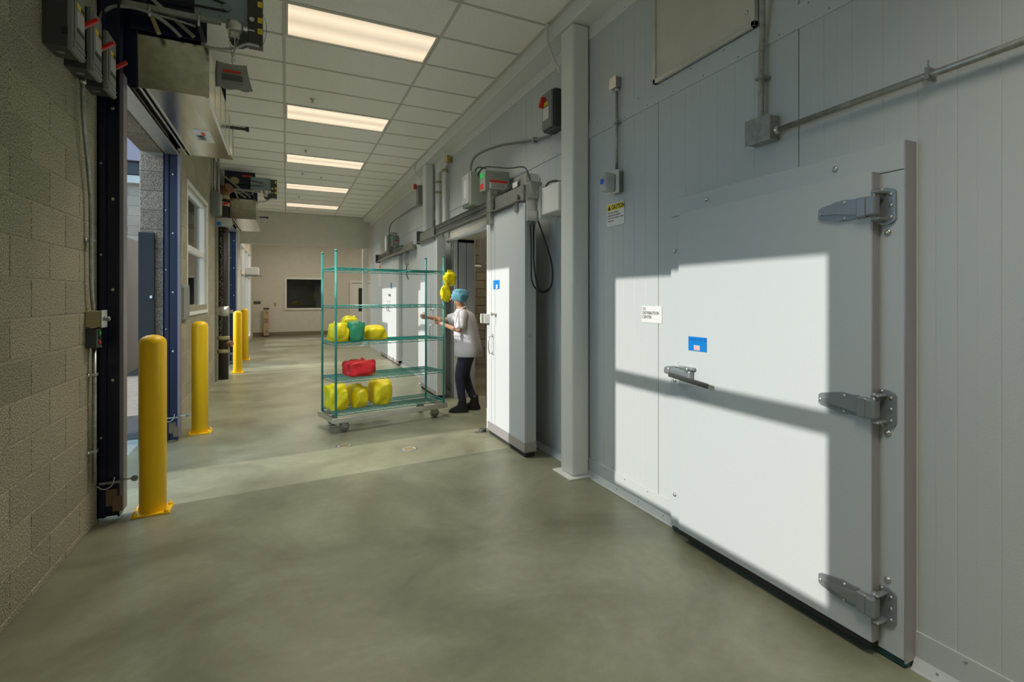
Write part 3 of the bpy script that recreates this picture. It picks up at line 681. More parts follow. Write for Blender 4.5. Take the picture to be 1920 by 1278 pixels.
# door operators (motor, gearbox, junction boxes, cables)
def operator(dx, dy, which, full=True):
    def T(p): return (p[0] + dx, p[1] + dy, p[2])
    t = thing('door_operator', 'grey green electric door operator boxes with cables over the %s sliding door' % which, 'door operator', T((2.2, 6.0, 2.7)))
    def bx(mb, x0, x1, y0, y1, z0, z1, b=.004): return mb.box(x0 + dx, x1 + dx, y0 + dy, y1 + dy, z0, z1, b)
    part('control_cabinet', bx(MB(), 2.00, 2.40, 6.30, 6.62, 2.745, 3.175, .012), M_ENC2, t)
    part('cabinet_side', bx(MB(), 1.985, 2.002, 6.34, 6.60, 2.78, 3.15, .004), M_LABELG, t)
    part('side_label', bx(MB(), 1.982, 1.986, 6.42, 6.50, 2.86, 3.08, 0), M_LABEL, t)
    gb = part('motor_housing', bx(MB(), 2.06, 2.385, 5.95, 6.12, 2.865, 3.125, .012), M_ENC2, t)
    part('warning_label', bx(MB(), 2.13, 2.345, 5.947, 5.95, 2.905, 2.985, 0), M_LABEL, gb)
    part('warning_header', bx(MB(), 2.13, 2.345, 5.945, 5.949, 2.978, 3.005, 0), M_RED, gb)
    for q in range(5): part('print_line', bx(MB(), 2.145, 2.335 - .02 * (q % 2), 5.9455, 5.9475, 2.915 + q * .0125, 2.919 + q * .0125, 0), M_INK, gb)
    part('green_label', bx(MB(), 2.057, 2.061, 5.97, 6.09, 3.03, 3.09, 0), M_GREENLED, gb)
    part('red_label', bx(MB(), 2.057, 2.061, 5.97, 6.09, 2.90, 2.96, 0), M_RED, gb)
    part('hanger', bx(bx(MB(), 2.10, 2.12, 5.86, 5.98, 2.60, 2.87, .002), 2.12, 2.2, 5.90, 5.98, 2.72, 2.87, .002), M_GALV, t)
    m = MB(); m.cyl(T((2.36, 5.45, 2.90)), T((2.36, 5.78, 2.90)), .06, 18); m.cyl(T((2.36, 5.78, 2.90)), T((2.36, 5.95, 2.90)), .035, 14)
    part('motor', m, M_ENCD, t)
    part('gear_box', bx(bx(MB(), 2.30, 2.42, 5.28, 5.44, 2.80, 2.97, .01), 2.28, 2.42, 5.22, 5.24, 2.76, 2.95, .004), M_ALU, t)
    part('label', bx(MB(), 2.292, 2.302, 5.50, 5.64, 2.86, 2.92, .002), M_LABEL, t)
    part('junction_box', bx(MB(), 2.15, 2.27, 4.80, 4.96, 2.60, 2.77, .005), M_GALV, t)
    part('junction_box', bx(bx(MB(), 2.125, 2.255, 4.845, 4.885, 2.38, 2.49, .004), 2.13, 2.25, 4.865, 4.889, 2.49, 2.62, .002), M_ALU, t)
    for q in (-.025, .025): part('gland', MB().lathe([(.014, 0), (.016, -.02), (.009, -.035)], T((2.19 + q, 4.863, 2.38)), 10), M_ENC, t)
    part('gland', MB().lathe([(.016, 0), (.018, -.02), (.010, -.04)], T((2.20, 4.90, 2.60)), 10), M_ENC, t)
    if full:
        for q, dn in ((-.015, 0), (.012, .02)):
            part('cable', MB().tube([T((2.19 + q * 1.6, 4.863, 2.35)), T((2.19 + q, 4.86, 2.22)), T((2.175 + q, 4.82, 1.95)), T((2.18 + q * 2, 4.80, 1.75 + dn)), T((2.24, 4.79, 1.66 + dn)), T((2.32, 4.78, 1.66 + dn)),
                  T((2.375, 4.77, 1.76)), T((2.37, 4.77, 1.95)), T((2.29, 4.82, 2.25)), T((2.235, 4.88, 2.45)), T((2.21 + q, 4.90, 2.57))], .0085, 8, 2), M_CABLE, t)
    else:
        part('cable', MB().tube([T((2.19, 4.863, 2.35)), T((2.17, 4.86, 2.2)), T((2.2, 4.82, 2.02)), T((2.3, 4.80, 2.0)), T((2.36, 4.79, 2.25)), T((2.21, 4.90, 2.57))], .010, 8, 2), M_CABLE, t)
    part('cable', MB().tube([T((2.10, 6.3, 3.13)), T((2.12, 6.2, 3.21)), T((2.22, 6.05, 3.19)), T((2.36, 5.9, 3.15)), T((2.38, 5.5, 3.10)), T((2.30, 5.2, 2.94)), T((2.21, 4.93, 2.76))], .007, 8, 2), M_CABLE, t)
    part('cable', MB().tube([T((2.08, 6.4, 3.17)), T((2.10, 6.3, 3.24)), T((2.2, 6.25, 3.2)), T((2.2, 6.1, 3.12))], .008, 8, 2), M_CABLE, t)
    return t
operator(0, 0, 'open')
solo('liquidtight_conduit', MB().tube([(2.0 + .06, 6.46, 3.17), (2.06, 6.46, 3.30), (2.12, 6.42, 3.42), (2.30, 6.1, 3.47), (2.41, 5.8, 3.44), (2.41, 5.4, 3.36), (2.41, 5.05, 3.30), (2.40, 4.86, 3.28)], .014, 10, 2), M_ENC,
     'grey flexible conduit sweeping from the disconnect switch to the door operator', 'conduit')
ds = thing('disconnect_switch', 'dark grey disconnect switch with a red handle left of the nearer column', 'switch box', (2.36, 4.75, 3.28))
part('enclosure', MB().box(2.31, 2.44, 4.60, 4.86, 3.28, 3.66, .008), M_ENCD, ds)
part('cover', MB().box(2.285, 2.31, 4.62, 4.84, 3.29, 3.65, .006), M_ENC, ds)
part('handle', MB().obox((2.265, 4.79, 3.56), (.05, .03, .11), Matrix.Rotation(math.radians(35), 3, 'X'), .006), M_RED, ds)
part('label', MB().box(2.282, 2.286, 4.68, 4.81, 3.38, 3.50), M_LABEL, ds)
part('warning_sticker', MB().box(2.282, 2.286, 4.70, 4.80, 3.52, 3.555), M_YELS, ds)
part('clamp', MB().box(2.39, 2.44, 5.28, 5.32, 3.31, 3.37), M_GALV, ds)
eb = thing('wall_enclosure', 'white wall enclosure behind the hanging cable loop left of the nearer column', 'box', (2.36, 4.6, 2.55))
part('body', MB().box(2.25, 2.44, 4.40, 4.78, 2.43, 2.70, .012, 2), M_WHITE, eb)
part('lid', MB().box(2.24, 2.44, 4.79, 4.83, 2.40, 2.73, .008), M_WHITE, eb)
part('conduit', MB().tube([(2.30, 4.76, 2.69), (2.30, 4.76, 2.75), (2.34, 4.68, 2.77), (2.40, 4.6, 2.74)], .012, 8, 1), M_ENCD, eb)
# floor guide roller at the foot of leaf A, and floor drains
gr = thing('floor_guide', 'small metal floor guide roller at the foot of the open sliding leaf', 'roller', (2.08, 6.05, 0))
part('plate', MB().box(1.98, 2.12, 6.02, 6.12, 0, .008, .001), M_ZINC, gr)
part('roller', MB().lathe([(.035, .008), (.045, .012), (.045, .040), (.035, .046)], (2.08, 6.07, 0), 18), M_ENCD, gr)
gr2 = thing('floor_guide', 'small dark floor guide roller at the foot of the farther sliding leaf', 'roller', (2.02, 8.33, 0))
part('plate', MB().box(1.95, 2.10, 8.29, 8.39, 0, .008, .001), M_ZINC, gr2)
part('roller', MB().lathe([(.035, .008), (.045, .012), (.045, .040), (.035, .046)], (2.05, 8.34, 0), 18), M_ENCD, gr2)
for i, (x, y) in enumerate(((.56, 6.22), (1.16, 5.77))):
    t = thing('floor_drain', 'round metal floor cleanout %s' % ('left of the sunlit strip, nearer the cart' if i == 0 else 'inside the sunlit floor strip'), 'drain', (x, y, 0))
    part('ring', MB().lathe([(.085, 0), (.085, .003), (.07, .004), (.07, .002)], (x, y, 0), 24), M_CAST, t)
    part('grate', MB().lathe([(.068, 0), (.068, .003)], (x, y, 0), 24), M_TAPE, t)
    for q in range(-2, 3): part('slot', MB().box(x - .045, x + .045, y + q * .022 - .004, y + q * .022 + .004, .003, .0036), M_INK, t)

# ================================================================== farther sliding door (closed pair)
XF = 2.36
Cc = thing('door_4', 'closed pair of white sliding cold room leaves farther down the right wall', 'door', (XF + .05, 14.2, 0), kind='structure')
for (a, b) in ((12.95, 14.13), (14.15, 15.65)):
    lfp = part('leaf', MB().box(XF, XF + .078, a, b, .05, 2.62, .004), M_PANEL_D, Cc)
    part('kick_strip', MB().box(XF - .004, XF + .07, a, b, .03, .11), M_TRIM, lfp)
for y in (14.03, 14.28): part('pull_handle', MB().tube([(XF, y, 1.52), (XF - .05, y, 1.52), (XF - .05, y, 1.27), (XF, y, 1.27)], .012, 8, 1), M_ZINC, Cc)
part('door_knob', MB().lathe([(.03, 0), (.03, -.03), (.035, -.05)], (XF, 14.03, 1.68), 14, 'X'), M_ENC, Cc)
part('bottom_gasket', MB().box(XF + .01, XF + .07, 12.97, 15.63, 0, .03), M_RUBBER, Cc)
s5 = plate_sign('flag_plate', 'small blue plate on the farther closed sliding door', 13.82, 13.98, 1.84, 1.99, XF - .001, M_BLUE)
rail('door_track', 'overhead track above the farther closed sliding door', 2.30, 11.3, 16.05, 2.64)
operator(.22, 7.35, 'farther closed', False)
solo('liquidtight_conduit', MB().tube([(2.30, 13.85, 3.17), (2.30, 13.85, 3.4), (2.36, 13.6, 3.52), (2.41, 12.6, 3.55), (2.41, 11.6, 3.55), (2.41, 10.6, 3.5)], .014, 10, 2), M_ENC,
     'grey flexible conduit rising from the farther door operator to the far column', 'conduit')
ds2 = thing('disconnect_switch', 'small disconnect switch with a red handle just behind the farther column', 'switch box', (2.36, 10.5, 3.3))
part('enclosure', MB().box(2.27, 2.44, 10.42, 10.62, 3.42, 3.8, .006), M_ENC, ds2)
part('handle', MB().obox((2.24, 10.56, 3.79), (.06, .04, .10), Matrix.Rotation(.5, 3, 'X'), .006), M_RED, ds2)
nb = thing('notice_board', 'white notice sheet with a red header by the farther closed door', 'sign', (2.43, 16.2, 1.9))
part('sheet', MB().box(2.430, 2.4385, 15.85, 16.35, 1.95, 2.45), M_LABEL, nb); part('header', MB().box(2.426, 2.4305, 15.9, 16.3, 2.46, 2.56), M_RED, nb)
for q in range(4): part('print_line', MB().box(2.428, 2.4305, 15.95, 16.2, 2.02 + q * .1, 2.05 + q * .1), M_LABELG, nb)

# ================================================================== DOCK DOORS on the left wall
def dock_door(y0, y1, which, detail=True, hy=None):
    # guides
    for side, y in (('near', y0 - .06), ('far', y1 - .08)):
        g = thing('door_guide', 'dark navy steel guide rail at the %s jamb of the %s dock door' % (side, which), 'guide rail', (XL, y, 0))
        a = 1 if side == 'near' else -1
        part('angle', MB().box(XL, XL + .05, y, y + .012, 0.02, 3.9, .001).box(XL, XL + .012, y - .0, y + .09, 0.02, 3.9, .001), M_NAVY, g)
        part('channel', MB().box(XL + .045, XL + .13, y + .02, y + .032, .02, 3.9).box(XL + .118, XL + .13, y - .01, y + .09, .02, 3.9).box(XL + .03, XL + .042, y - .006, y + .09, .02, 3.9), M_NAVY, g)
        part('edge_strip', MB().box(XL + .130, XL + .152, y - .01, y + .09, .06, 3.25), mat('slat_grey', (0.25, 0.22, 0.26), 0.4, 0.3), g)
        z = .35
        while z < 3.2:
            if z > .5: part('bolt', MB().dome((XL + .085, y + .02, z), .014, (0, -1, 0), 12), M_ZINC, g)
            part('bolt', MB().dome((XL + .024, y, z + .25), .009, (0, -1, 0), 8).cyl((XL + .024, y, z + .25), (XL + .024, y - .02, z + .25), .004, 6), M_ZINC, g)
            z += .66
        part('stop_block', MB().box(XL + .05, XL + .13, y + .0, y + .018, .10, .22).box(XL + .09, XL + .145, y - .012, y, .06, .17), mat('brown_block', (0.16, 0.11, 0.06), 0.6), g)
        # safety sensor arm
        s = part('sensor_arm', MB().box(XL + .02, XL + .14, y - .035, y - .02, .27, .285).tube([(XL + .12, y - .03, .29), (XL + .22, y - .05, .295)], .006, 8), M_GALV, g)
        part('sensor_eye', MB().lathe([(.018, -.012), (.022, 0), (.018, .014)], (XL + .225, y - .055, .295), 12, 'Y'), M_ENC, s)
        part('sensor_cable', MB().tube([(XL - .0 + .01, y - .05, .27), (XL + .05, y - .06, .235), (XL + .10, y - .05, .26), (XL + .11, y - .05, .32)], .004, 6, 2), M_LABELG, s)
    # curtain bottom bar
    b = thing('bottom_bar', 'pale aluminium bottom bar of the raised rolling curtain of the %s dock door' % which, 'door bar', (XL + .06, (y0 + y1) / 2, 3.2))
    part('bar', MB().box(XL + .02, XL + .15, y0 + .02, y1 - .10, 3.20, 3.215, .002).box(XL + .10, XL + .115, y0 + .02, y1 - .10, 3.215, 3.29, .002).box(XL + .02, XL + .03, y0 + .02, y1 - .10, 3.215, 3.29), M_ALU, b)
    part('curtain', MB().box(XL + .05, XL + .06, y0 + .02, y1 - .10, 3.29, 3.9), M_ENC, b)
    for q in range(4): part('slat', MB().box(XL + .045, XL + .066, y0 + .02, y1 - .10, 3.30 + q * .07, 3.355 + q * .07, .008), M_ALU, b)
    # stainless hood
    h = thing('door_hood', 'stainless steel hood box over the %s dock door' % which, 'door hood', (-.78, (y0 + y1) / 2, 3.23))
    ya, yb = (y0 + .14 if hy is None else hy), y1 + .0
    part('end_plate', MB().box(-1.005, -.548, ya, ya + .006, 3.232, 3.64, .001), M_STEEL, h)
    part('end_plate', MB().box(-1.005, -.548, yb - .006, yb, 3.232, 3.64, .001), M_STEEL, h)
    part('bottom_plate', MB().box(-.95, -.553, ya + .008, yb - .008, 3.236, 3.244), M_STEEL, h)
    part('front_plate', MB().box(-.560, -.552, ya + .008, yb - .008, 3.245, 3.635), M_STEEL, h)
    part('top_plate', MB().box(-1.0, -.555, ya + .008, yb - .008, 3.630, 3.636), M_STEEL, h)
    part('lip', MB().box(-.575, -.556, ya + .02, yb - .25, 3.228, 3.236, .001), M_LABEL, h)
    for x in (-.995, -.955): part('slot_rail', MB().box(x - .008, x + .008, ya + .01, yb - .01, 3.228, 3.245, .002), M_ALU, h)
    for q in range(1, 5): part('seam', MB().box(-.553, -.549, ya + (yb - ya) * q / 5 - .006, ya + (yb - ya) * q / 5 + .006, 3.25, 3.63), M_ALU, h)
    part('sensor_rod', MB().cyl((-.56, yb - .05, 3.60), (-.40, yb - .05, 3.60), .018, 10).box(-.42, -.385, yb - .075, yb - .025, 3.575, 3.625, .003), M_ENCD, h)
    if detail:
        part('sticker', MB().box(-.80, -.66, ya + 1.05, ya + 1.50, 3.232, 3.2355), M_LABEL, h)
        part('sticker_stripe', MB().box(-.74, -.71, ya + 1.12, ya + 1.24, 3.230, 3.232), M_RED, h)
        text('lettering', 'MW', .10, (-.76, ya + 1.24, 3.2305), '-Z', M_INK, h, .002)
    # bracket plate and drum behind the hood
    k = thing('hood_bracket', 'dark navy bracket plate holding the curtain drum of the %s dock door' % which, 'bracket', (-1.0, y0, 3.2))
    part('plate', MB().box(XL + .10, -1.012, ya + .0, ya + .012, 3.22, 4.2, .002).box(-1.012, -.60, ya + .02, ya + .032, 3.645, 4.2, .002), M_NAVY, k)
    part('plate', MB().box(XL + .10, -1.012, yb - .012, yb, 3.30, 4.2, .002).box(-1.012, -.62, yb - .012, yb, 3.645, 4.2, .002), M_NAVY, k)
    part('drum', MB().cyl((-.86, ya + .04, 3.80), (-.86, yb - .02, 3.80), .12, 16), M_ENCD, k)
    return g
dock_door(5.0, 7.35, 'nearer')
dock_door(12.9, 15.15, 'farther', False, 12.74)

def dock_operator(Y, which, near=True):
    t = thing('door_motor', 'motor, chain wheel and control plates of the %s dock door operator' % which, 'door operator', (-.6, Y, 3.7))
    def bx(mb, x0, x1, y0, y1, z0, z1, b=.003): return mb.box(x0, x1, Y + y0, Y + y1, z0, z1, b)
    part('back_plate', bx(MB(), -1.05, -.56, .105, .115, 3.66, 4.19), M_NAVY, t)
    part('red_label', bx(MB(), -.79, -.63, .100, .105, 4.09, 4.125, 0), M_RED, t)
    part('drive_plate', bx(MB(), -.64, -.275, .075, .085, 3.835, 4.10), M_OPBLUE, t)
    for (x, z) in ((-.60, 3.875), (-.47, 3.88), (-.42, 3.87), (-.34, 3.865), (-.34, 4.07), (-.6, 4.07)): part('bolt', MB().dome((x, Y + .075, z), .008, (0, -1, 0), 8), M_CAST, t)
    part('end_plate', bx(MB(), -.275, -.168, .03, .13, 3.68, 4.07), M_ENCD, t)
    for z in (4.02, 3.89, 3.80): part('yellow_sticker', bx(MB(), -.205, -.172, .026, .03, z - .022, z + .022, 0), M_YELS, t)
    part('white_tag', bx(MB(), -.27, -.225, .026, .03, 3.79, 3.80, 0), M_LABEL, t)
    part('knob', MB().lathe([(.018, 0), (.018, -.02)], (-.245, Y + .03, 3.88), 12, 'Y'), M_ZINC, t)
    part('chain_wheel', MB().lathe([(.07, -.015), (.07, .0), (.055, .002), (.055, .012), (.07, .014), (.07, .03)], (-.335, Y + .05, 3.715), 24, 'Y'), M_ENCD, t)
    part('gearbox', MB().lathe([(.055, 0), (.06, .02), (.06, .05), (.05, .08)], (-.365, Y + .02, 3.755), 20, 'Z').box(-.40, -.33, Y - .0, Y + .07, 3.70, 3.76, .01), M_ALU, t)
    part('lower_plate', bx(MB(), -.345, -.275, .07, .075, 3.66, 3.80), M_OPBLUE, t)
    part('arm', bx(MB(), -1.11, -.455, -.02, .02, 3.775, 3.815), M_GALV, t)
    part('arm_lip', bx(MB(), -1.11, -.455, -.026, -.018, 3.765, 3.775, .001), M_ENC, t)
    part('brace', MB().obox((-.865, Y + .06, 3.86), (.60, .012, .03), Matrix.Rotation(math.radians(41), 3, 'Y'), .002), M_GALV, t)
    part('sprocket', MB().lathe([(.08, 0), (.08, .012), (.03, .016), (.03, .03)], (-.92, Y + .07, 3.99), 24, 'Y'), M_TAPE, t)
    bl = MB()
    for s_ in (1, -1): bl.tube([(-.92, Y + .07, 3.99 + .078 * s_), (-.42, Y + .065, 3.955 + .028 * s_)], .008, 8)
    part('drive_belt', bl, M_RUBBER, t)
    part('small_sprocket', MB().lathe([(.030, 0), (.030, -.02)], (-.42, Y + .075, 3.955), 16, 'Y'), M_CAST, t)
    # flexible armoured conduits, with turns
    def flex(pts, r):
        mb = MB(); P = [Vector(p) for p in pts]
        for _ in range(2):
            Q = [P[0]]
            for a, b in zip(P[:-1], P[1:]): Q += [a * .75 + b * .25, a * .25 + b * .75]
            P = Q + [P[-1]]
        L = []; step = .011
        for a, b in zip(P[:-1], P[1:]):
            n = max(1, int((b - a).length / step))
            for i in range(n): L.append(a.lerp(b, i / n))
        L.append(P[-1]); mb.tube(L, [r if i % 2 else r * .68 for i in range(len(L))], 8); return mb
    part('flexible_conduit', flex([(-.90, Y - .01, 3.755), (-.80, Y - .01, 3.745), (-.70, Y - .01, 3.735), (-.62, Y - .01, 3.72)], .011), M_GALV, t)
    part('flexible_conduit', flex([(-.585, Y, 3.60), (-.54, Y - .01, 3.575), (-.46, Y - .02, 3.575), (-.37, Y - .02, 3.595), (-.28, Y - .02, 3.665), (-.20, Y + .03, 3.68)], .013), M_GALV, t)
    part('plain_hose', MB().tube([(-1.19, Y - .05, 3.60), (-1.17, Y - .05, 3.68), (-1.11, Y - .04, 3.74), (-1.0, Y - .04, 3.765), (-.88, Y - .03, 3.745), (-.78, Y + .04, 3.70), (-.73, Y + .09, 3.66)], .014, 10, 2), mat('grey_hose', (.30, .31, .31), .4), t)
    part('hanger_strap', MB().obox((-.885, Y + .02, 3.705), (.028, .05, .17), Matrix.Rotation(math.radians(-20), 3, 'Y'), .002), M_TAPE, t)
    part('hanger_strap', MB().obox((-.59, Y + .02, 3.70), (.028, .05, .17), Matrix.Rotation(math.radians(-14), 3, 'Y'), .002), M_ENCD, t)
    for x in (-.905, -.60): part('strap_bolt', MB().cyl((x, Y - .03, 3.72), (x, Y - .03, 3.80), .009, 8), M_ZINC, t)
    part('wire', MB().tube([(-.17, Y + .1, 3.98), (-.14, Y + .1, 3.90), (-.15, Y + .1, 3.78), (-.168, Y + .08, 3.72)], .002, 5, 2), M_CABLE, t)
    if near:
        c = thing('hand_chain', 'steel hand chain hanging from the nearer dock door operator', 'chain', (-.37, Y, 3.55))
        def links(p0, p1):
            p0, p1 = Vector(p0), Vector(p1); n = max(2, int((p1 - p0).length / .020)); d = (p1 - p0).normalized()
            for i in range(n):
                cpt = p0.lerp(p1, (i + .5) / n); ring = []
                side = Vector((1, 0, 0)) if i % 2 else Vector((0, 1, 0)); side = (side - d * side.dot(d)).normalized()
                for q in range(9): a = 2 * PI * q / 8; ring.append(cpt + d * math.cos(a) * .0135 + side * math.sin(a) * .0075)
                part('link', MB().tube(ring, .0022, 5, 0, False), M_GALV, c)
        links((-.415, Y - .03, 3.83), (-.38, Y - .03, 3.53)); links((-.315, Y - .03, 3.76), (-.375, Y - .03, 3.53)); links((-.378, Y - .03, 3.53), (-.375, Y - .03, 3.44))
        part('cord', MB().cyl((-.36, Y - .03, 3.80), (-.36, Y - .03, 3.50), .003, 5), M_LABEL, c)
        bg_ = thing('document_bag', 'smoky plastic bag of instructions hanging on the chain', 'bag', (-.37, Y - .03, 3.25))
        mb = MB(); nx, nz = 12, 10; V = {}
        for s_ in (0, 1):
            for i in range(nx + 1):
                for j in range(nz + 1):
                    u, v = i / nx, j / nz
                    wd = .103 + .022 * (1 - v) ; x = -.38 + (u - .5) * 2 * wd + (.02 * (1 - v) ** 2)
                    bulge = .018 * math.sin(PI * u) * (1 - v * .6) * (1 if s_ else -1)
                    yy = Y - .05 + bulge + .005 * math.sin(9 * u + 5 * v) * (1 - v)
                    V[s_, i, j] = mb.bm.verts.new((x, yy, 3.265 + .205 * v - .012 * math.sin(PI * u) * v + .006 * math.sin(14 * u) * (1 - v)))
            for i in range(nx):
                for j in range(nz):
                    q = mb.bm.faces.new((V[s_, i, j], V[s_, i + 1, j], V[s_, i + 1, j + 1], V[s_, i, j + 1])); q.smooth = True
        bmesh.ops.remove_doubles(mb.bm, verts=mb.bm.verts[:], dist=.002)
        part('bag', mb, M_BAGCLR, bg_)
        part('red_print', MB().box(-.435, -.315, Y - .078, Y - .074, 3.385, 3.402), M_RED, bg_)
        for q in range(4): part('print_line', MB().box(-.445, -.305, Y - .078, Y - .075, 3.325 + q * .012, 3.330 + q * .012), M_INK, bg_)
    return t
dock_operator(5.0, 'nearer')
dock_operator(12.58, 'farther', False)

# disconnect boxes on the left wall
def disc_box(y0, lab, zt=3.42):
    t = thing('disconnect_box', lab, 'switch box', (XL, y0 + .1, 3.03), group=None)
    part('enclosure', MB().box(XL, XL + .105, y0, y0 + .205, 3.03, zt, .003), M_ENCD, t)
    part('side_latch', MB().box(XL + .085, XL + .11, y0 - .006, y0, 3.10, 3.14), M_BLACK, t)
    cv = part('cover', MB().box(XL + .105, XL + .130, y0 - .004, y0 + .208, 3.022, zt + .004, .004).box(XL + .130, XL + .136, y0 + .02, y0 + .18, 3.09, zt - .01, .002)
              .box(XL + .13, XL + .136, y0 + .0, y0 + .2, 3.03, 3.045, .002).box(XL + .13, XL + .136, y0 + .0, y0 + .2, 3.06, 3.072, .002), M_ENC, t)
    part('warning_sticker', MB().box(XL + .136, XL + .1375, y0 + .05, y0 + .17, 3.285, 3.315), M_YELS, cv)
    part('warning_sticker', MB().box(XL + .136, XL + .1375, y0 + .11, y0 + .17, 3.287, 3.313 + .0).box(XL + .1375, XL + .138, y0 + .12, y0 + .165, 3.29, 3.31), M_INK, cv)
    part('label', MB().box(XL + .136, XL + .1375, y0 + .05, y0 + .17, 3.18, 3.275), M_LABELG, cv)
    part('black_label', MB().box(XL + .136, XL + .1375, y0 + .05, y0 + .17, 3.145, 3.168), M_INK, cv)
    part('knockout', MB().lathe([(.02, 0), (.02, -.002), (.015, -.003)], (XL + .05, y0 + .1, 3.03), 14), M_ENC, t)
    part('handle', MB().obox((XL + .15, y0 + .222, 3.275), (.10, .02, .026), Matrix.Rotation(math.radians(-40), 3, 'Y'), .005), M_RED, t, 'red switch handle')
    part('handle_pivot', MB().lathe([(.022, 0), (.022, .015)], (XL + .11, y0 + .208, 3.245), 14, 'Y'), M_CAST, t)
    return t
disc_box(3.97, 'grey disconnect box with red handle, nearest the camera of the three', 3.56)
disc_box(4.30, 'grey disconnect box with red handle, middle one of the three')
disc_box(4.63, 'grey disconnect box with red handle, nearest the dock door of the three')
cs = thing('control_conduit', 'painted steel conduit with key switch and push button station on the block wall', 'conduit', (XL + .03, 4.74, .4))
part('conduit', MB().tube([(XL + .035, 4.50, 3.035), (XL + .035, 4.50, 2.90), (XL + .035, 4.53, 2.72), (XL + .03, 4.64, 2.45), (XL + .03, 4.69, 2.25), (XL + .03, 4.69, 1.75), (XL + .03, 4.71, 1.62), (XL + .03, 4.74, 1.53)], .012, 10, 2), M_GALV, cs)
part('conduit', MB().cyl((XL + .03, 4.76, 1.27), (XL + .03, 4.76, .33), .013, 12), M_GALV, cs)
part('coupling', MB().lathe([(.02, 0), (.02, -.03), (.016, -.034)], (XL + .035, 4.50, 3.03), 12), M_ZINC, cs)
part('key_switch', MB().box(XL, XL + .085, 4.68, 4.79, 1.41, 1.52, .004), M_TAPE, cs)
part('switch_plate', MB().box(XL + .085, XL + .092, 4.675, 4.795, 1.405, 1.525, .002), M_ALU, cs)
part('key_cylinder', MB().lathe([(.016, 0), (.016, .025), (.008, .03)], (XL + .092, 4.735, 1.465), 14, 'X'), M_CAST, cs)
pb = part('button_station', MB().box(XL, XL + .06, 4.69, 4.79, 1.265, 1.40, .004), M_ENCD, cs)
for q, m in ((1.37, M_GREENLED), (1.335, M_INK), (1.30, M_RED)): part('button', MB().lathe([(.012, 0), (.012, .01)], (XL + .06, 4.74, q), 12, 'X'), m, pb)
for z in (2.0, 1.08, .55): part('strap', MB().box(XL, XL + .047, 4.735 - (.05 if z > 1.9 else 0), 4.785 - (.05 if z > 1.9 else 0), z - .01, z + .01, .002).dome((XL + .01, 4.71 - (.05 if z > 1.9 else 0), z), .012, (1, 0, 0), 8), M_ZINC, cs)

# bollards
def bollard(x, y, lab):
    t = thing('bollard', lab, 'bollard', (x, y, 0))
    part('post', MB().lathe([(.082, .01), (.084, .012), (.084, 1.27), (.079, 1.295), (.062, 1.315), (.035, 1.328), (.008, 1.332)], (x, y, 0), 32), M_YEL, t)
    part('base_plate', MB().box(x - .115, x + .115, y - .10, y + .10, 0, .014, .002), M_YEL, t)
    for sx in (-1, 1):
        for sy in (-1, 1):
            part('anchor_bolt', MB().lathe([(.016, .014), (.016, .026), (.008, .027), (.008, .045)], (x + sx * .095, y + sy * .08, 0), 8), M_YEL, t)
bollard(-.885, 4.98, 'yellow steel bollard nearest the camera, at the near side of the first dock door')
bollard(-.905, 7.62, 'yellow steel bollard at the far side of the first dock door, below the window')
bollard(-.915, 13.35, 'thin looking yellow bollard beside the black standpipe at the second dock door')
bollard(-.94, 16.0, 'farthest yellow bollard, behind the second dock door')

# windows in the left wall
def left_window(n, y0, y1, z0, z1, lab, e=.04):
    t = thing('window_%d' % n, lab, 'window', (XL - .1, (y0 + y1) / 2, z0), kind='structure')
    X0, X1 = XL - .12, XL - .05; fw = .055
    zm = z0 + (z1 - z0) * .52
    part('frame', MB().box(X0, X1 + .02, y0, y0 + fw, z0, z1, .004).box(X0, X1 + .02, y1 - fw, y1, z0, z1, .004).box(X0, X1 + .02, y0 + fw, y1 - fw, z0, z0 + fw, .004).box(X0, X1 + .02, y0 + fw, y1 - fw, z1 - fw, z1, .004), M_WHITE, t)
    part('middle_rail', MB().box(X0, X1 + .01, y0 + fw, y1 - fw, zm - .045, zm + .045, .004), M_WHITE, t)
    q = .012 if e else -.004
    part('casing', MB().box(XL - .03, XL + q, y0 - e, y0 + .02, z0 - e, z1 + e, .002).box(XL - .03, XL + q, y1 - .02, y1 + e, z0 - e, z1 + e, .002)
         .box(XL - .03, XL + q, y0 + .02, y1 - .02, z1 - .02, z1 + e, .002).box(XL - .04, XL + q + .004, y0 + .02, y1 - .02, z0 - e, z0 + .01, .002), M_WHITE, t)
    for a, b in ((z0 + fw, zm - .045), (zm + .045, z1 - fw)):
        part('glass_pane', MB().box(X0 + .03, X0 + .036, y0 + fw, y1 - fw, a, b), M_GLASS, t)
left_window(1, *LH[2], 'white framed double hung window in the block wall past the first dock door')
left_window(2, *LH[0], 'white framed window in the block wall beside the camera, outside the picture', 0.0)
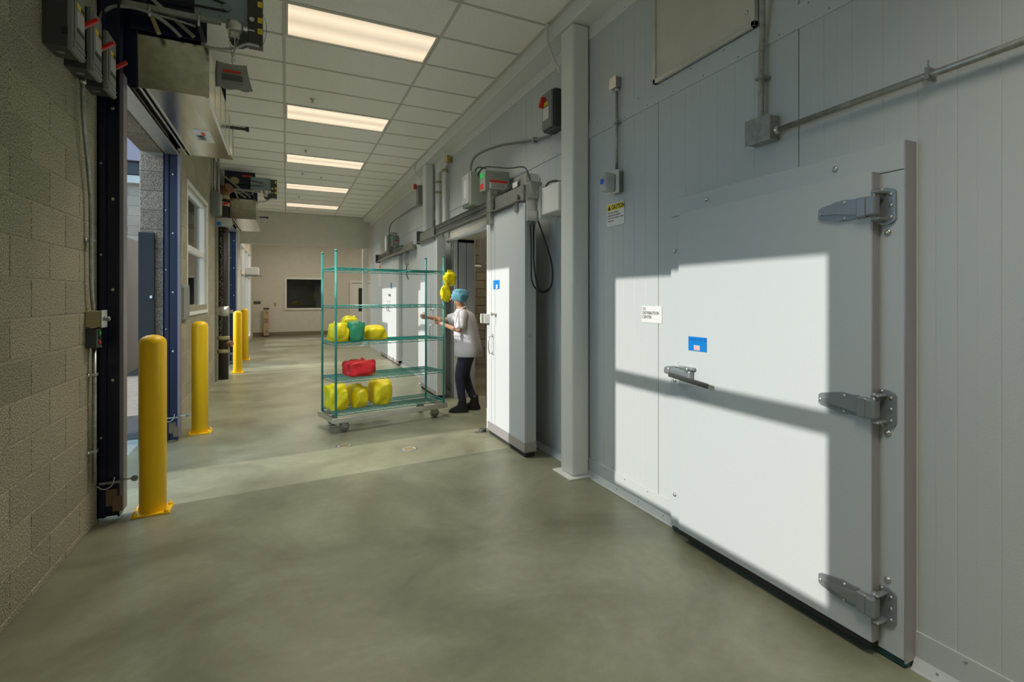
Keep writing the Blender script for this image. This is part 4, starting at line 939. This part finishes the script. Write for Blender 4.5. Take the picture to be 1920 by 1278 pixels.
# storefront
st = thing('window_3', 'white framed storefront glazing at the far left end', 'window', (XL, 21, 0), kind='structure')
fr = MB()
for y in (18.6, 20.2, 21.85, 23.5): fr.box(XL - .13, XL + .01, y, y + .1, .12, 3.3, .003)
for z in (.12, 2.35, 3.22): fr.box(XL - .13, XL + .01, 18.6, 23.6, z, z + .08, .003)
part('frame', fr, M_WHITE, st)
for y in (18.6, 20.2, 21.85): part('glass_pane', MB().box(XL - .07, XL - .062, y + .1, y + 1.6, .2, 2.35).box(XL - .07, XL - .062, y + .1, y + 1.6, 2.43, 3.22), M_GLASS, st)
wh = thing('wall_heater', 'small white wall unit above the storefront at the far left', 'heater', (-1.1, 20.6, 2.3))
part('body', MB().box(XL, -.80, 20.3, 20.9, 2.36, 2.62, .02, 2), M_LABEL, wh); part('bracket', MB().box(XL, -.72, 20.32, 20.36, 2.33, 2.36).box(XL, -.72, 20.84, 20.88, 2.33, 2.36), M_GALV, wh)
# access box under the window
ab = thing('meter_box', 'flat grey metal cabinet on the block wall below and left of the window', 'cabinet', (XL, 8.5, 1.3))
part('body', MB().box(XL, XL + .04, 8.22, 8.76, 1.33, 1.78, .004), M_ENC2, ab)
part('door', MB().box(XL + .04, XL + .048, 8.25, 8.73, 1.35, 1.74, .002), M_ENC, ab)

# standpipe
sp = thing('standpipe', 'black wrapped iron standpipe with white printing before the second dock door', 'pipe', (-1.09, 12.42, 0))
part('pipe', MB().cyl((-1.09, 12.42, 0), (-1.09, 12.42, 3.55), .085, 20), M_STAND, sp)
part('elbow', MB().tube([(-1.09, 12.42, 3.55), (-1.09, 12.42, 3.66), (-1.05, 12.39, 3.74), (-.98, 12.33, 3.78)], .095, 16, 2), M_BRONZE, sp)
for z in (.52, .78, 3.42, 3.56): part('coupling', MB().lathe([(.102, 0), (.107, .02), (.107, .055), (.102, .075)], (-1.09, 12.42, z), 20), M_TAPE, sp)
part('outlet', MB().cyl((-1.09, 12.42, .70), (-.94, 12.37, .70), .06, 16), M_BRONZE, sp)
for z in (1.25, 3.0): part('pipe_clamp', MB().lathe([(.10, 0), (.10, .19)], (-1.09, 12.42, z), 20).box(XL, -1.09, 12.34, 12.38, z + .02, z + .17, .003).box(-1.0, -.93, 12.40, 12.44, z + .05, z + .12, .003), M_ALU, sp)
dots = MB(); rr = random.Random(3)
for i in range(120):
    z = .85 + i * .020
    if rr.random() < .3 or (1.22 < z < 1.47) or (2.97 < z < 3.22): continue
    a = math.radians(-112 + rr.uniform(-14, 14)); dots.box(-1.09 + .087 * math.cos(a) - .007, -1.09 + .087 * math.cos(a) + .007, 12.42 + .087 * math.sin(a) - .003, 12.42 + .087 * math.sin(a) + .003, z, z + .011)
o = part('pipe_printing', dots, M_LABELG, sp); o['kind'] = 'stuff'
solo('strut_channel', MB().box(XL, XL + .03, 12.08, 12.14, 0.0, 4.2), M_GALV, 'thin vertical galvanised strut on the wall beside the standpipe', 'strut')
fb = thing('disconnect_box', 'grey disconnect box with red handle above the window end, by the second dock door', 'switch box', (XL + .06, 11.5, 3.1))
part('enclosure', MB().box(XL, XL + .13, 11.35, 11.75, 3.12, 3.52, .006), M_ENC, fb)
part('cover', MB().box(XL + .13, XL + .15, 11.36, 11.74, 3.13, 3.51, .004), M_ENC2, fb)
part('handle', MB().obox((XL + .20, 11.78, 3.38), (.1, .02, .04), Matrix.Rotation(-.3, 3, 'Y'), .004), M_RED, fb)
part('conduit', MB().cyl((XL + .05, 11.5, 3.52), (XL + .05, 11.5, 4.2), .02, 10).cyl((XL + .10, 11.65, 3.52), (XL + .10, 11.65, 4.2), .02, 10), M_GALV, fb)
ts = thing('control_box', 'clear covered control box with blue label right of the second disconnect box', 'box', (XL + .1, 12.2, 3.0))
part('body', MB().box(XL, XL + .26, 12.20, 12.30, 3.0, 3.16, .006), M_CLEAR, ts); part('blue_label', MB().box(XL + .02, XL + .09, 12.193, 12.20, 3.01, 3.08), M_BLUE, ts)

# ================================================================== ceiling lights and sprinklers
def ceiling_light(y, lab):
    t = thing('ceiling_light', lab, 'light', (.68, y + .349, CE), group=None)
    X1, Y1 = 1.358, y + .682
    part('frame', MB().box(.0, X1, y + .014, y + .032, CE - .004, CE + .02).box(.0, X1, Y1 - .018, Y1, CE - .004, CE + .02).box(0, .018, y + .032, Y1 - .018, CE - .004, CE + .02).box(X1 - .018, X1, y + .032, Y1 - .018, CE - .004, CE + .02)
         .box(0, X1, y + .014, Y1, CE + .02, CE + .025), M_WHITE, t)
    part('diffuser', MB().box(.019, X1 - .019, y + .033, Y1 - .019, CE + .004, CE + .008), M_DIFF, t)
    l = bpy.data.lights.new('troffer_lamp', 'AREA'); l.shape = 'RECTANGLE'; l.size = 1.25; l.size_y = .6; l.energy = LAMP_POWER; l.color = (1.0, .92, .76)
    l.spread = math.radians(115)
    lo = bpy.data.objects.new('lamp', l); COL.objects.link(lo); lo.parent = t; lo.location = (0, 0, -.006)
lt = ['nearest', 'second nearest', 'middle', 'second farthest', 'farthest']
for i in range(5): ceiling_light(5.29 + 4 * RP * i, 'recessed fluorescent ceiling light, %s of the five in view' % lt[i])
for i, n_ in ((-2, 'just behind the camera'), (-3, 'farthest behind the camera')): ceiling_light(5.29 + 4 * RP * i, 'recessed fluorescent ceiling light %s' % n_)
spos = [(.31, 7.74), (.31, 10.48), (.31, 12.42), (.68, 12.65), (.30, 15.3), (.30, 17.4)]
for i, (x, y) in enumerate(spos):
    s = thing('sprinkler_head', ['sprinkler head before the second ceiling light', 'sprinkler head before the middle ceiling light', 'left one of the two sprinkler heads beyond the middle ceiling light',
             'right one of the two sprinkler heads beyond the middle ceiling light', 'sprinkler head just before the farthest ceiling light', 'sprinkler head beyond the farthest ceiling light'][i], 'sprinkler', (x, y, CE))
    part('escutcheon', MB().lathe([(.03, 0), (.032, -.004), (.014, -.008)], (x, y, CE - .002), 14), M_ZINC, s)
    part('head', MB().lathe([(.009, 0), (.009, -.03), (.026, -.036), (.026, -.039)], (x, y, CE - .005), 12), M_ALU, s)
# lobby lamps, and a fill lamp added to brighten the room behind the door
cl = thing('coldroom_fill', 'added fill lamp brightening the room behind the sliding door', 'light', (4.2, 9.0, 4.3))
part('body', MB().box(3.6, 4.8, 8.9, 9.1, 4.45, 4.59, .01), M_WHITE, cl)
l = bpy.data.lights.new('coldroom_fill_lamp', 'AREA'); l.size = .6; l.energy = 60; l.color = (1, .84, .7); lo = bpy.data.objects.new('lamp', l); COL.objects.link(lo); lo.parent = cl; lo.location = (0, 0, .13)
for (x, y) in ((.6, 19.5), (.6, 22.5), (4.2, 22.5)):
    t = thing('lobby_light', 'round recessed light in the lobby ceiling, ' + ('just beyond the soffit' if y < 20 else 'near the far window' if x < 1 else 'in the right hand recess'), 'light', (x, y, 4.2), group='lobby ceiling lights')
    part('ring', MB().lathe([(.16, 0), (.16, -.01), (.13, -.012)], (x, y, 4.2), 24), M_WHITE, t)
    l = bpy.data.lights.new('lobby_lamp', 'AREA'); l.size = .25; l.energy = 45; l.color = (1, .86, .68); lo = bpy.data.objects.new('lamp', l); COL.objects.link(lo); lo.parent = t; lo.location = (0, 0, -.02)

# ================================================================== lobby things on the back wall
YB = 25.4
wn = thing('window_4', 'dark reflecting interior window in the far end wall', 'window', (.7, YB, 1.15), kind='structure')
part('glass', MB().box(.02, 1.42, YB - .03, YB - .02, 1.17, 2.40), M_DGLASS, wn)
part('frame', MB().box(-.05, .03, YB - .05, YB, 1.09, 2.48).box(1.41, 1.49, YB - .05, YB, 1.09, 2.48).box(.03, 1.41, YB - .05, YB, 1.09, 1.17).box(.03, 1.41, YB - .05, YB, 2.40, 2.48), M_WHITE, wn)
dr = thing('door_5', 'white door with a narrow dark window at the right end of the lobby', 'door', (2.95, YB, 0), kind='structure')
part('leaf', MB().box(2.60, 3.45, YB - .05, YB - .01, 0.01, 2.25, .004), M_WHITE, dr)
part('frame', MB().box(2.52, 2.60, YB - .07, YB, 0, 2.38, .003).box(3.45, 3.53, YB - .07, YB, 0, 2.38, .003).box(2.6, 3.45, YB - .07, YB, 2.28, 2.38, .003), M_WHITE, dr)
part('vision_panel', MB().box(2.88, 3.20, YB - .056, YB - .05, 1.0, 2.05), M_DGLASS, dr)
part('handle', MB().cyl((2.68, YB - .05, 1.02), (2.68, YB - .12, 1.02), .02, 10), M_ZINC, dr)
rd = thing('card_reader', 'black card reader at the left of the far end wall', 'reader', (-1.03, YB, 1.4))
part('body', MB().box(-1.17, -.93, YB - .04, YB, 1.36, 1.46, .008), M_INK, rd); part('screen', MB().box(-1.12, -.98, YB - .043, YB - .04, 1.39, 1.42), M_ENC, rd)
solo('switch_plate', MB().box(-.44, -.36, YB - .012, YB, 1.26, 1.42, .004).box(-.415, -.385, YB - .02, YB - .012, 1.31, 1.37), M_TAPE, 'beige light switch plate on the far end wall', 'switch')
ap = thing('push_post', 'tan accessible door push post with wheelchair symbols by the far end wall', 'post', (-.72, 25.2, 0))
part('post', MB().box(-.81, -.63, 25.14, 25.26, 0.03, 1.13, .004), M_TAN, ap)
part('cap', MB().box(-.82, -.62, 25.13, 25.27, 1.13, 1.19, .006), M_INK, ap); part('foot', MB().box(-.82, -.62, 25.13, 25.27, 0, .05, .004), M_INK, ap)
def wheelchair(cz):
    mb = MB(); c = Vector((-.715, 25.135, cz)); ring = [c + Vector((.042 * math.cos(a), 0, .042 * math.sin(a) - .03)) for a in [math.radians(q) for q in range(130, 400, 20)]]
    mb.tube(ring, .006, 6); mb.tube([c + Vector((-.01, 0, .05)), c + Vector((-.005, 0, 0)), c + Vector((.03, 0, -.005)), c + Vector((.05, 0, -.06))], .008, 6)
    mb.lathe([(.013, 0), (.013, .003)], c + Vector((-.012, 0, .075)), 12, 'Y'); part('wheelchair_symbol', mb, M_INK, ap)
wheelchair(1.02); wheelchair(.22)
text('lettering', 'PUSH\nTO\nOPEN', .065, (-.72, 25.137, .66), '-Y', M_INK, ap, .002, 'CENTER')
column2 = thing('steel_column', 'slim white column at the lobby corner beyond the soffit', 'column', (2.3, 18.8, 0))
part('shaft', MB().box(2.26, 2.43, 18.75, 18.9, .012, 4.2, .01), M_COLM, column2); part('base_plate', MB().box(2.2, 2.49, 18.69, 18.96, 0, .014), M_COLM, column2)

# ================================================================== OUTSIDE
struct('ground', MB().box(-40, -1.43, -20, 45, -.2, -.06), M_ASPH, 'dark asphalt yard outside the dock doors', 'ground')
struct('trim_4', MB().box(-1.60, -1.43, 4.9, 7.6, -.1, 0.0, .004), M_CONC, 'concrete sill of the first dock door', 'sill')
struct('bounce_slab', MB().box(-40, -3.4, -20, 9.3, -.06, -.045), mat('pale_bounce', (0.70, 0.64, 0.55), 0.9, mottle=.1), 'unseen pale slab added in the yard to bounce light into the hall', 'pavement')  # out of view, added pale to throw light up onto the ceiling
struct('pavement', MB().box(-12, -1.8, 9.4, 14.2, -.06, -.045), M_DIRT, 'tan sunlit pavement strip outside', 'pavement')
struct('curb', MB().box(-12, -2.0, 16.9, 18.9, -.06, .12, .02, 2), M_CONC, 'pale concrete curb at the foot of the outer block wall', 'curb')
ow = struct('wall_yard', MB().box(-12, -2.2, 18.9, 19.1, -.1, 8.0), M_MORTAR, 'sunlit block wall across the yard', 'wall')
lay_y(ow, 18.885, [s for s in courses(-5.6, -3.2, 0, 4.8, [], CH=.28, BL=.56)], M_BLOCK_OUT, .014)
cn = thing('entry_canopy', 'grey metal canopy on the outer wall seen through the first dock door', 'canopy', (-4, 18, 6.2))
part('fascia', MB().box(-8, -2.4, 18.6, 18.88, 5.42, 8.2, .01), M_CANOPY, cn); part('back_band', MB().box(-8, -2.4, 18.7, 18.88, 5.05, 5.4, .01), M_GREYPAN, cn)
part('parapet_cap', MB().box(-8, -2.4, 18.74, 18.88, 4.82, 5.04, .01), M_CONC, cn)
gp = thing('gate_panel', 'tall dark grey steel gate panel standing against the far jamb of the first dock opening', 'gate', (-1.35, 7.31, 0))
part('panel', MB().box(-1.425, -1.285, 7.295, 7.33, 0.0, 2.33, .003), M_GREYPAN, gp)
part('latch', MB().box(-1.325, -1.295, 7.27, 7.296, 1.60, 1.635, .006), M_ZINC, gp)
struct('shade_screen', MB().box(-3.3, -3.1, 5.85, 8.15, -.1, 2.95), M_BLOCK_OUT, 'unseen screen wall added in the yard to shade the first dock door', 'wall')  # out of view, added to block the sun and narrow the floor strip
struct('shade_screen', MB().box(-3.3, -3.1, 14.0, 16.2, -.1, 2.95), M_BLOCK_OUT, 'unseen screen wall added in the yard to shade the second dock door', 'wall')  # second added sun blocker, hidden from the camera

# ================================================================== CART
CA = math.atan2(.32, 1.45)
CLx, CWd = 1.46, .60
cart = thing('wire_cart', 'tall green wire shelving cart on a wheeled aluminium dolly being pushed', 'cart', (0, 0, 0))
def L(p): return p
for (x, y) in ((.03, .03), (CLx - .03, .03), (.03, CWd - .03), (CLx - .03, CWd - .03)):
    part('post', MB().cyl((x, y, .17), (x, y, 2.17), .014, 12).lathe([(.018, 0), (.018, .012), (.008, .018)], (x, y, 2.165), 12), M_CARTG, cart)
for si, z in enumerate((.24, .63, 1.07, 1.515, 1.97)):
    f = MB()
    for zz in (z, z - .03):
        r = .0045
        f.cyl((0.03, .03, zz), (CLx - .03, .03, zz), r, 6); f.cyl((0.03, CWd - .03, zz), (CLx - .03, CWd - .03, zz), r, 6)
        f.cyl((.03, .03, zz), (.03, CWd - .03, zz), r, 6); f.cyl((CLx - .03, .03, zz), (CLx - .03, CWd - .03, zz), r, 6)
    for yy in (.03, CWd - .03):
        n = 28; pts = [(.03 + (CLx - .06) * i / n, yy, z - (.03 if i % 2 else 0)) for i in range(n + 1)]; f.tube(pts, .003, 5)
    sh = part('shelf', f, M_CARTG, cart)
    for q in range(1, 15):
        yy = .03 + (CWd - .06) * q / 15
        if q == 1: W = MB().cyl((.03, 0, 0), (CLx - .03, 0, 0), .0021, 5).mesh('wire')
        o = link('wire', W, M_CARTG, sh); o.location = (0, yy, z)
    for xx in (CLx * .33, CLx * .67): part('cross_bar', MB().cyl((xx, .03, z - .006), (xx, CWd - .03, z - .006), .004, 6), M_CARTG, sh)
dl = part('dolly_frame', MB().box(0, CLx, -.015, .02, .125, .185, .003).box(0, CLx, CWd - .02, CWd + .015, .125, .185, .003).box(-.015, .02, 0, CWd, .125, .185, .003).box(CLx - .02, CLx + .015, 0, CWd, .125, .185, .003), M_ALU, cart)
for (x, y) in ((.14, .08), (CLx - .14, .08), (.14, CWd - .08), (CLx - .14, CWd - .08)):
    c = part('caster', MB().box(x - .04, x + .04, y - .035, y + .035, .118, .126).box(x - .03, x + .03, y - .028, y - .024, .05, .118).box(x - .03, x + .03, y + .024, y + .028, .05, .118), M_GALV, cart)
    part('wheel', MB().lathe([(.03, -.018), (.055, -.02), (.06, -.012), (.06, .012), (.055, .02), (.03, .018)], (x, y, .061), 20, 'Y'), mat('grey_rubber', (.22, .2, .17), .7), c)
    part('fender', MB().box(x - .06, x + .06, y - .03, y + .03, .12, .13, .004), M_GALV, c)
cart.location = (.50, 6.78, 0); cart.rotation_euler = (0, 0, CA)
CM = Matrix.Translation((.50, 6.78, 0)) @ Matrix.Rotation(CA, 4, 'Z')
def bag(x, y, z, r, m, lab, seed, tie=True, colname='bag'):
    p = CM @ Vector((x, y, z)); t = thing('bag', lab, 'bag', p)
    t.rotation_euler = (0, 0, CA)
    me = MB().blob((0, 0, 0), r, seed, .11, 4, True, .66).mesh('sack'); link('sack', me, m, t)
    if tie:
        rg = random.Random(seed); a = rg.uniform(-.5, .5); h_ = r[2] * 1.25
        mb = MB().tube([(a * r[0], 0, h_ * .95), (a * r[0], .005, h_ + .02), (a * r[0] + .02, .01, h_ + .035)], [.04, .014, .03], 10, 0)
        link('knot', mb.mesh('knot'), m, t)
    return t
bag(.12, .22, 1.076, (.14, .18, .155), M_BAGY, 'bulging yellow bag at the left end of the third cart shelf', 1)
bag(.31, .43, 1.076, (.13, .13, .20), M_BAGY, 'yellow bag behind the green bag on the third cart shelf', 2)
bag(.30, .15, 1.076, (.125, .10, .165), M_BAGG, 'green bag at the front of the third cart shelf', 3, False)
bag(.57, .25, 1.076, (.15, .19, .12), M_BAGY, 'flat yellow bag right of the green bag on the third cart shelf', 4, False)
bag(.37, .22, .636, (.22, .20, .135), M_BAGR, 'shiny red bag on the fourth cart shelf', 5)
bag(.11, .28, .246, (.14, .24, .215), M_BAGY, 'large yellow bag at the left end of the bottom cart shelf', 6)
bag(.365, .28, .246, (.12, .24, .19), M_BAGY, 'large yellow bag in the middle of the bottom cart load', 7, False)
bag(.64, .28, .246, (.155, .24, .22), M_BAGY, 'large yellow bag at the right end of the bottom cart load', 8)
# yellow cloth hung from the top right corner
p = CM @ Vector((CLx + .02, .02, 1.60)); yc = thing('hanging_bag', 'folded bright yellow bag hanging from the top right corner of the cart', 'bag', p); yc.rotation_euler = (0, 0, CA)
link('upper_fold', MB().blob((.03, 0, .27), (.115, .06, .115), 11, .12, 4, False, .75).mesh('upper_fold'), M_BAGY, yc)
link('lower_fold', MB().blob((-.03, 0, .07), (.085, .05, .135), 12, .12, 4, False, .75).mesh('lower_fold'), M_BAGY, yc)
link('strap', MB().box(.00, .07, -.012, .012, .33, .39, .004).mesh('strap'), M_BAGY, yc)

# ================================================================== PERSON (local frame: facing +X, left side +Y)
PR = thing('person', 'person in white short sleeved coat and blue hairnet pushing the green cart', 'person', (2.25, 7.32, 0))
def skin_mesh(name, verts, edges, m, parent, sub=2, root=0):
    me = bpy.data.meshes.new(name); me.from_pydata([v[0] for v in verts], edges, [])
    o = bpy.data.objects.new('tmp', me); COL.objects.link(o)
    md = o.modifiers.new('s', 'SKIN'); me.skin_vertices.new() if not me.skin_vertices else None
    for i, v in enumerate(verts):
        r = v[1]; me.skin_vertices[0].data[i].radius = r if isinstance(r, tuple) else (r, r)
    me.skin_vertices[0].data[root].use_root = True
    s = o.modifiers.new('d', 'SUBSURF'); s.levels = sub; s.render_levels = sub
    dg = bpy.context.evaluated_depsgraph_get(); nm = bpy.data.meshes.new_from_object(o.evaluated_get(dg)); nm.name = name
    bpy.data.objects.remove(o)
    for p_ in nm.polygons: p_.use_smooth = True
    return link(name, nm, m, parent)
V = []; Ed = []
def vt(p, r, prev=None):
    V.append((p, r)); i = len(V) - 1
    if prev is not None: Ed.append((prev, i))
    return i
pel = vt((-.065, 0, .92), (.10, .09)); w1 = vt((-.05, 0, 1.08), (.11, .09), pel); ch = vt((-.01, 0, 1.27), (.12, .09), w1); nk0 = vt((.03, 0, 1.39), (.075, .07), ch)
nk = vt((.06, 0, 1.47), .052, nk0); hd0 = vt((.085, 0, 1.53), .062, nk); hd = vt((.10, 0, 1.61), (.082, .088), hd0); hd2 = vt((.095, 0, 1.68), (.062, .066), hd)
def arm(side, elb, wri, hand):
    s0 = vt((.02, side * .17, 1.375), .055, nk0); e0 = vt(elb, .040, s0); w0 = vt(wri, .027, e0); h0 = vt(hand, (.034, .020), w0)
    return h0
def unit(v): return Vector(v).normalized()
hands = []
for side, elb, wri, hd_, up in ((1, (.02, .25, 1.15), (.25, .20, 1.24), (.315, .18, 1.265), (0, 0, 1)), (-1, (.30, -.22, 1.28), (.55, -.16, 1.325), (.615, -.15, 1.335), (0, 0, 1))):
    arm(side, elb, wri, hd_); hands.append((side, Vector(wri), Vector(hd_)))
for side, kn, an in ((1, (.06, .085, .50), (.02, .085, .09)), (-1, (.02, -.10, .50), (-.12, -.10, .10))):
    hp = vt((-.06, side * .09, .86), .065, pel); k1 = vt(kn, .042, hp); a1 = vt(an, .038, k1); f1 = vt((an[0] + .10, an[1], an[2] - .035), .034, a1)
body = skin_mesh('body', V, Ed, M_SKIN, PR)
# fingers
for side, wr_, h_ in hands:
    d = (h_ - wr_).normalized(); sidev = Vector((0, 0, 1)); palm = d.cross(sidev).normalized()
    for q, (o_, ln) in enumerate(((-.027, .050), (-.009, .062), (.009, .066), (.027, .058))):
        b0 = h_ + d * .012 + sidev * o_; b1 = b0 + d * ln * .5 + palm * (-.010) * side; b2 = b1 + d * ln * .30 + palm * (-.030) * side; b3 = b2 + palm * (-.02) * side - d * .006
        mb = MB().tube([b0 - d * .02, b0, b1, b2, b3], [.0085, .009, .0082, .0075, .0055], 8, 1 if False else 0); link('finger', mb.mesh('finger'), M_SKIN, body)
    t0 = h_ - d * .03 + sidev * .022; t1 = t0 + sidev * .03 + d * .025 + palm * (-.01) * side; t2 = t1 + d * .032 + sidev * .004 + palm * (-.014) * side
    link('thumb', MB().tube([t0, t1, t2], [.011, .010, .007], 8).mesh('thumb'), M_SKIN, body)
# head details
hc = Vector((.10, 0, 1.60))
link('nose', MB().tube([hc + Vector((.075, 0, .025)), hc + Vector((.092, 0, .0)), hc + Vector((.108, 0, -.018)), hc + Vector((.085, 0, -.028))], [.008, .011, .014, .008], 8).mesh('nose'), M_SKIN, body)
for s_ in (1, -1):
    link('eye', MB().blob(hc + Vector((.072, s_ * .031, .018)), (.013, .017, .011), 1, 0, 2, False).mesh('eye'), M_LABEL, body)
    link('pupil', MB().blob(hc + Vector((.081, s_ * .031, .018)), (.006, .008, .008), 1, 0, 2, False).mesh('pupil'), M_INK, body)
    link('eyebrow', MB().tube([hc + Vector((.077, s_ * .015, .038)), hc + Vector((.076, s_ * .035, .043)), hc + Vector((.060, s_ * .052, .036))], .0045, 6).mesh('eyebrow'), M_INK, body)
    link('ear', MB().blob(hc + Vector((-.005, s_ * .083, .0)), (.022, .012, .034), 2, 0, 2, False).mesh('ear'), M_SKIN, body)
link('mouth', MB().tube([hc + Vector((.070, -.026, -.055)), hc + Vector((.083, 0, -.052)), hc + Vector((.070, .026, -.055))], [.004, .007, .004], 8).mesh('mouth'), mat('lips', (.42, .12, .10), .5), body)
net = MB(); net.blob(hc + Vector((-.03, 0, .040)), (.125, .115, .105), 9, .08, 4, False, 1.0)
link('hairnet', net.mesh('hairnet'), M_NET, PR)
link('hairnet_band', MB().tube([hc + Vector((.098 * math.cos(a) - .008, .094 * math.sin(a), .045 - .03 * (1 - math.cos(a)) * .5)) for a in [i * 2 * PI / 24 for i in range(25)]], .011, 8, 0, False).mesh('hairnet_band'), M_NET, PR)
# garments lofted as rings
def loft(rings, n=28, fold=0.0, seed=0, capt=True):
    mb = MB(); R = []
    for k, (c, rx, ry) in enumerate(rings):
        ring = []
        for i in range(n):
            a = 2 * PI * i / n; f_ = 1 + fold * (k / len(rings)) * math.sin(5 * a + seed + k * .25) + fold * .5 * math.sin(3 * a + k * .9 + seed)
            ring.append(mb.bm.verts.new((c[0] + rx * f_ * math.cos(a), c[1] + ry * f_ * math.sin(a), c[2])))
        R.append(ring)
    for a, b in zip(R[:-1], R[1:]):
        for i in range(n): q = mb.bm.faces.new((a[i], a[(i + 1) % n], b[(i + 1) % n], b[i])); q.smooth = True
    if capt: mb.bm.faces.new(R[0][::-1]); mb.bm.faces.new(R[-1])
    return mb
ct = loft([((.055, 0, 1.455), .066, .072), ((.045, 0, 1.435), .085, .10), ((.03, 0, 1.41), .115, .175), ((.015, 0, 1.37), .135, .205), ((0, 0, 1.30), .150, .215), ((-.01, 0, 1.2), .165, .215), ((-.02, 0, 1.1), .175, .215),
           ((-.035, 0, 1.0), .182, .215), ((-.045, 0, .9), .192, .22), ((-.05, 0, .80), .20, .225), ((-.05, 0, .785), .19, .215)], 32, .03, 1)
coat = link('coat', ct.mesh('coat'), M_COAT, PR)
for side, elb in ((1, (.02, .25, 1.15)), (-1, (.30, -.22, 1.28))):
    s0 = Vector((.01, side * .17, 1.375)); e0 = Vector(elb)
    link('sleeve', MB().tube([s0 - Vector((0, side * .05, -.0)), s0, s0.lerp(e0, .35), s0.lerp(e0, .72), s0.lerp(e0, .88), s0.lerp(e0, .885)], [.08, .088, .080, .078, .082, .05], 16, 0).mesh('sleeve'), M_COAT, coat)
link('collar', MB().tube([Vector((.055 + .068 * math.cos(a), .07 * math.sin(a), 1.45 - .03 * math.cos(a))) for a in [i * 2 * PI / 20 for i in range(21)]], .012, 6, 0, False).mesh('collar'), M_COAT, coat)
for q in range(4): link('button', MB().lathe([(.008, 0), (.008, .003)], (.152 + .008 * q, .0, 1.30 - q * .11), 8, 'X').mesh('button'), M_LABELG, coat)
tv = []; te = []
def tt(p, r, prev=None):
    tv.append((p, r)); i = len(tv) - 1
    if prev is not None: te.append((prev, i))
    return i
r0 = tt((-.065, 0, .93), (.11, .10))
for side, kn, an in ((1, (.06, .085, .50), (.02, .085, .14)), (-1, (.02, -.10, .50), (-.11, -.10, .15))):
    a = tt((-.055, side * .095, .84), .105, r0); b = tt((.03 if side > 0 else 0, side * .09, .66), .085, a); c = tt(kn, .076, b); d = tt((kn[0] * .6 + an[0] * .4, an[1], .33), .062, c); e = tt(an, .056, d)
skin_mesh('trousers', tv, te, M_TROUS, PR)
for side, an in ((1, (.02, .085, .09)), (-1, (-.12, -.10, .10))):
    z0 = an[2] - .09
    bt_ = loft([((an[0] + .055, an[1], z0 + .001), .135, .046), ((an[0] + .055, an[1], z0 + .03), .138, .05), ((an[0] + .045, an[1], z0 + .06), .115, .047), ((an[0] + .01, an[1], z0 + .10), .068, .045), ((an[0], an[1], z0 + .16), .055, .046), ((an[0], an[1], z0 + .20), .054, .046)], 20)
    bo = link('boot', bt_.mesh('boot'), M_BOOT, PR)
    link('sole', loft([((an[0] + .055, an[1], z0), .140, .05), ((an[0] + .055, an[1], z0 + .014), .141, .051)], 20).mesh('sole'), M_RUBBER, bo)
PR.rotation_euler = (0, 0, math.atan2(.468, -.884))
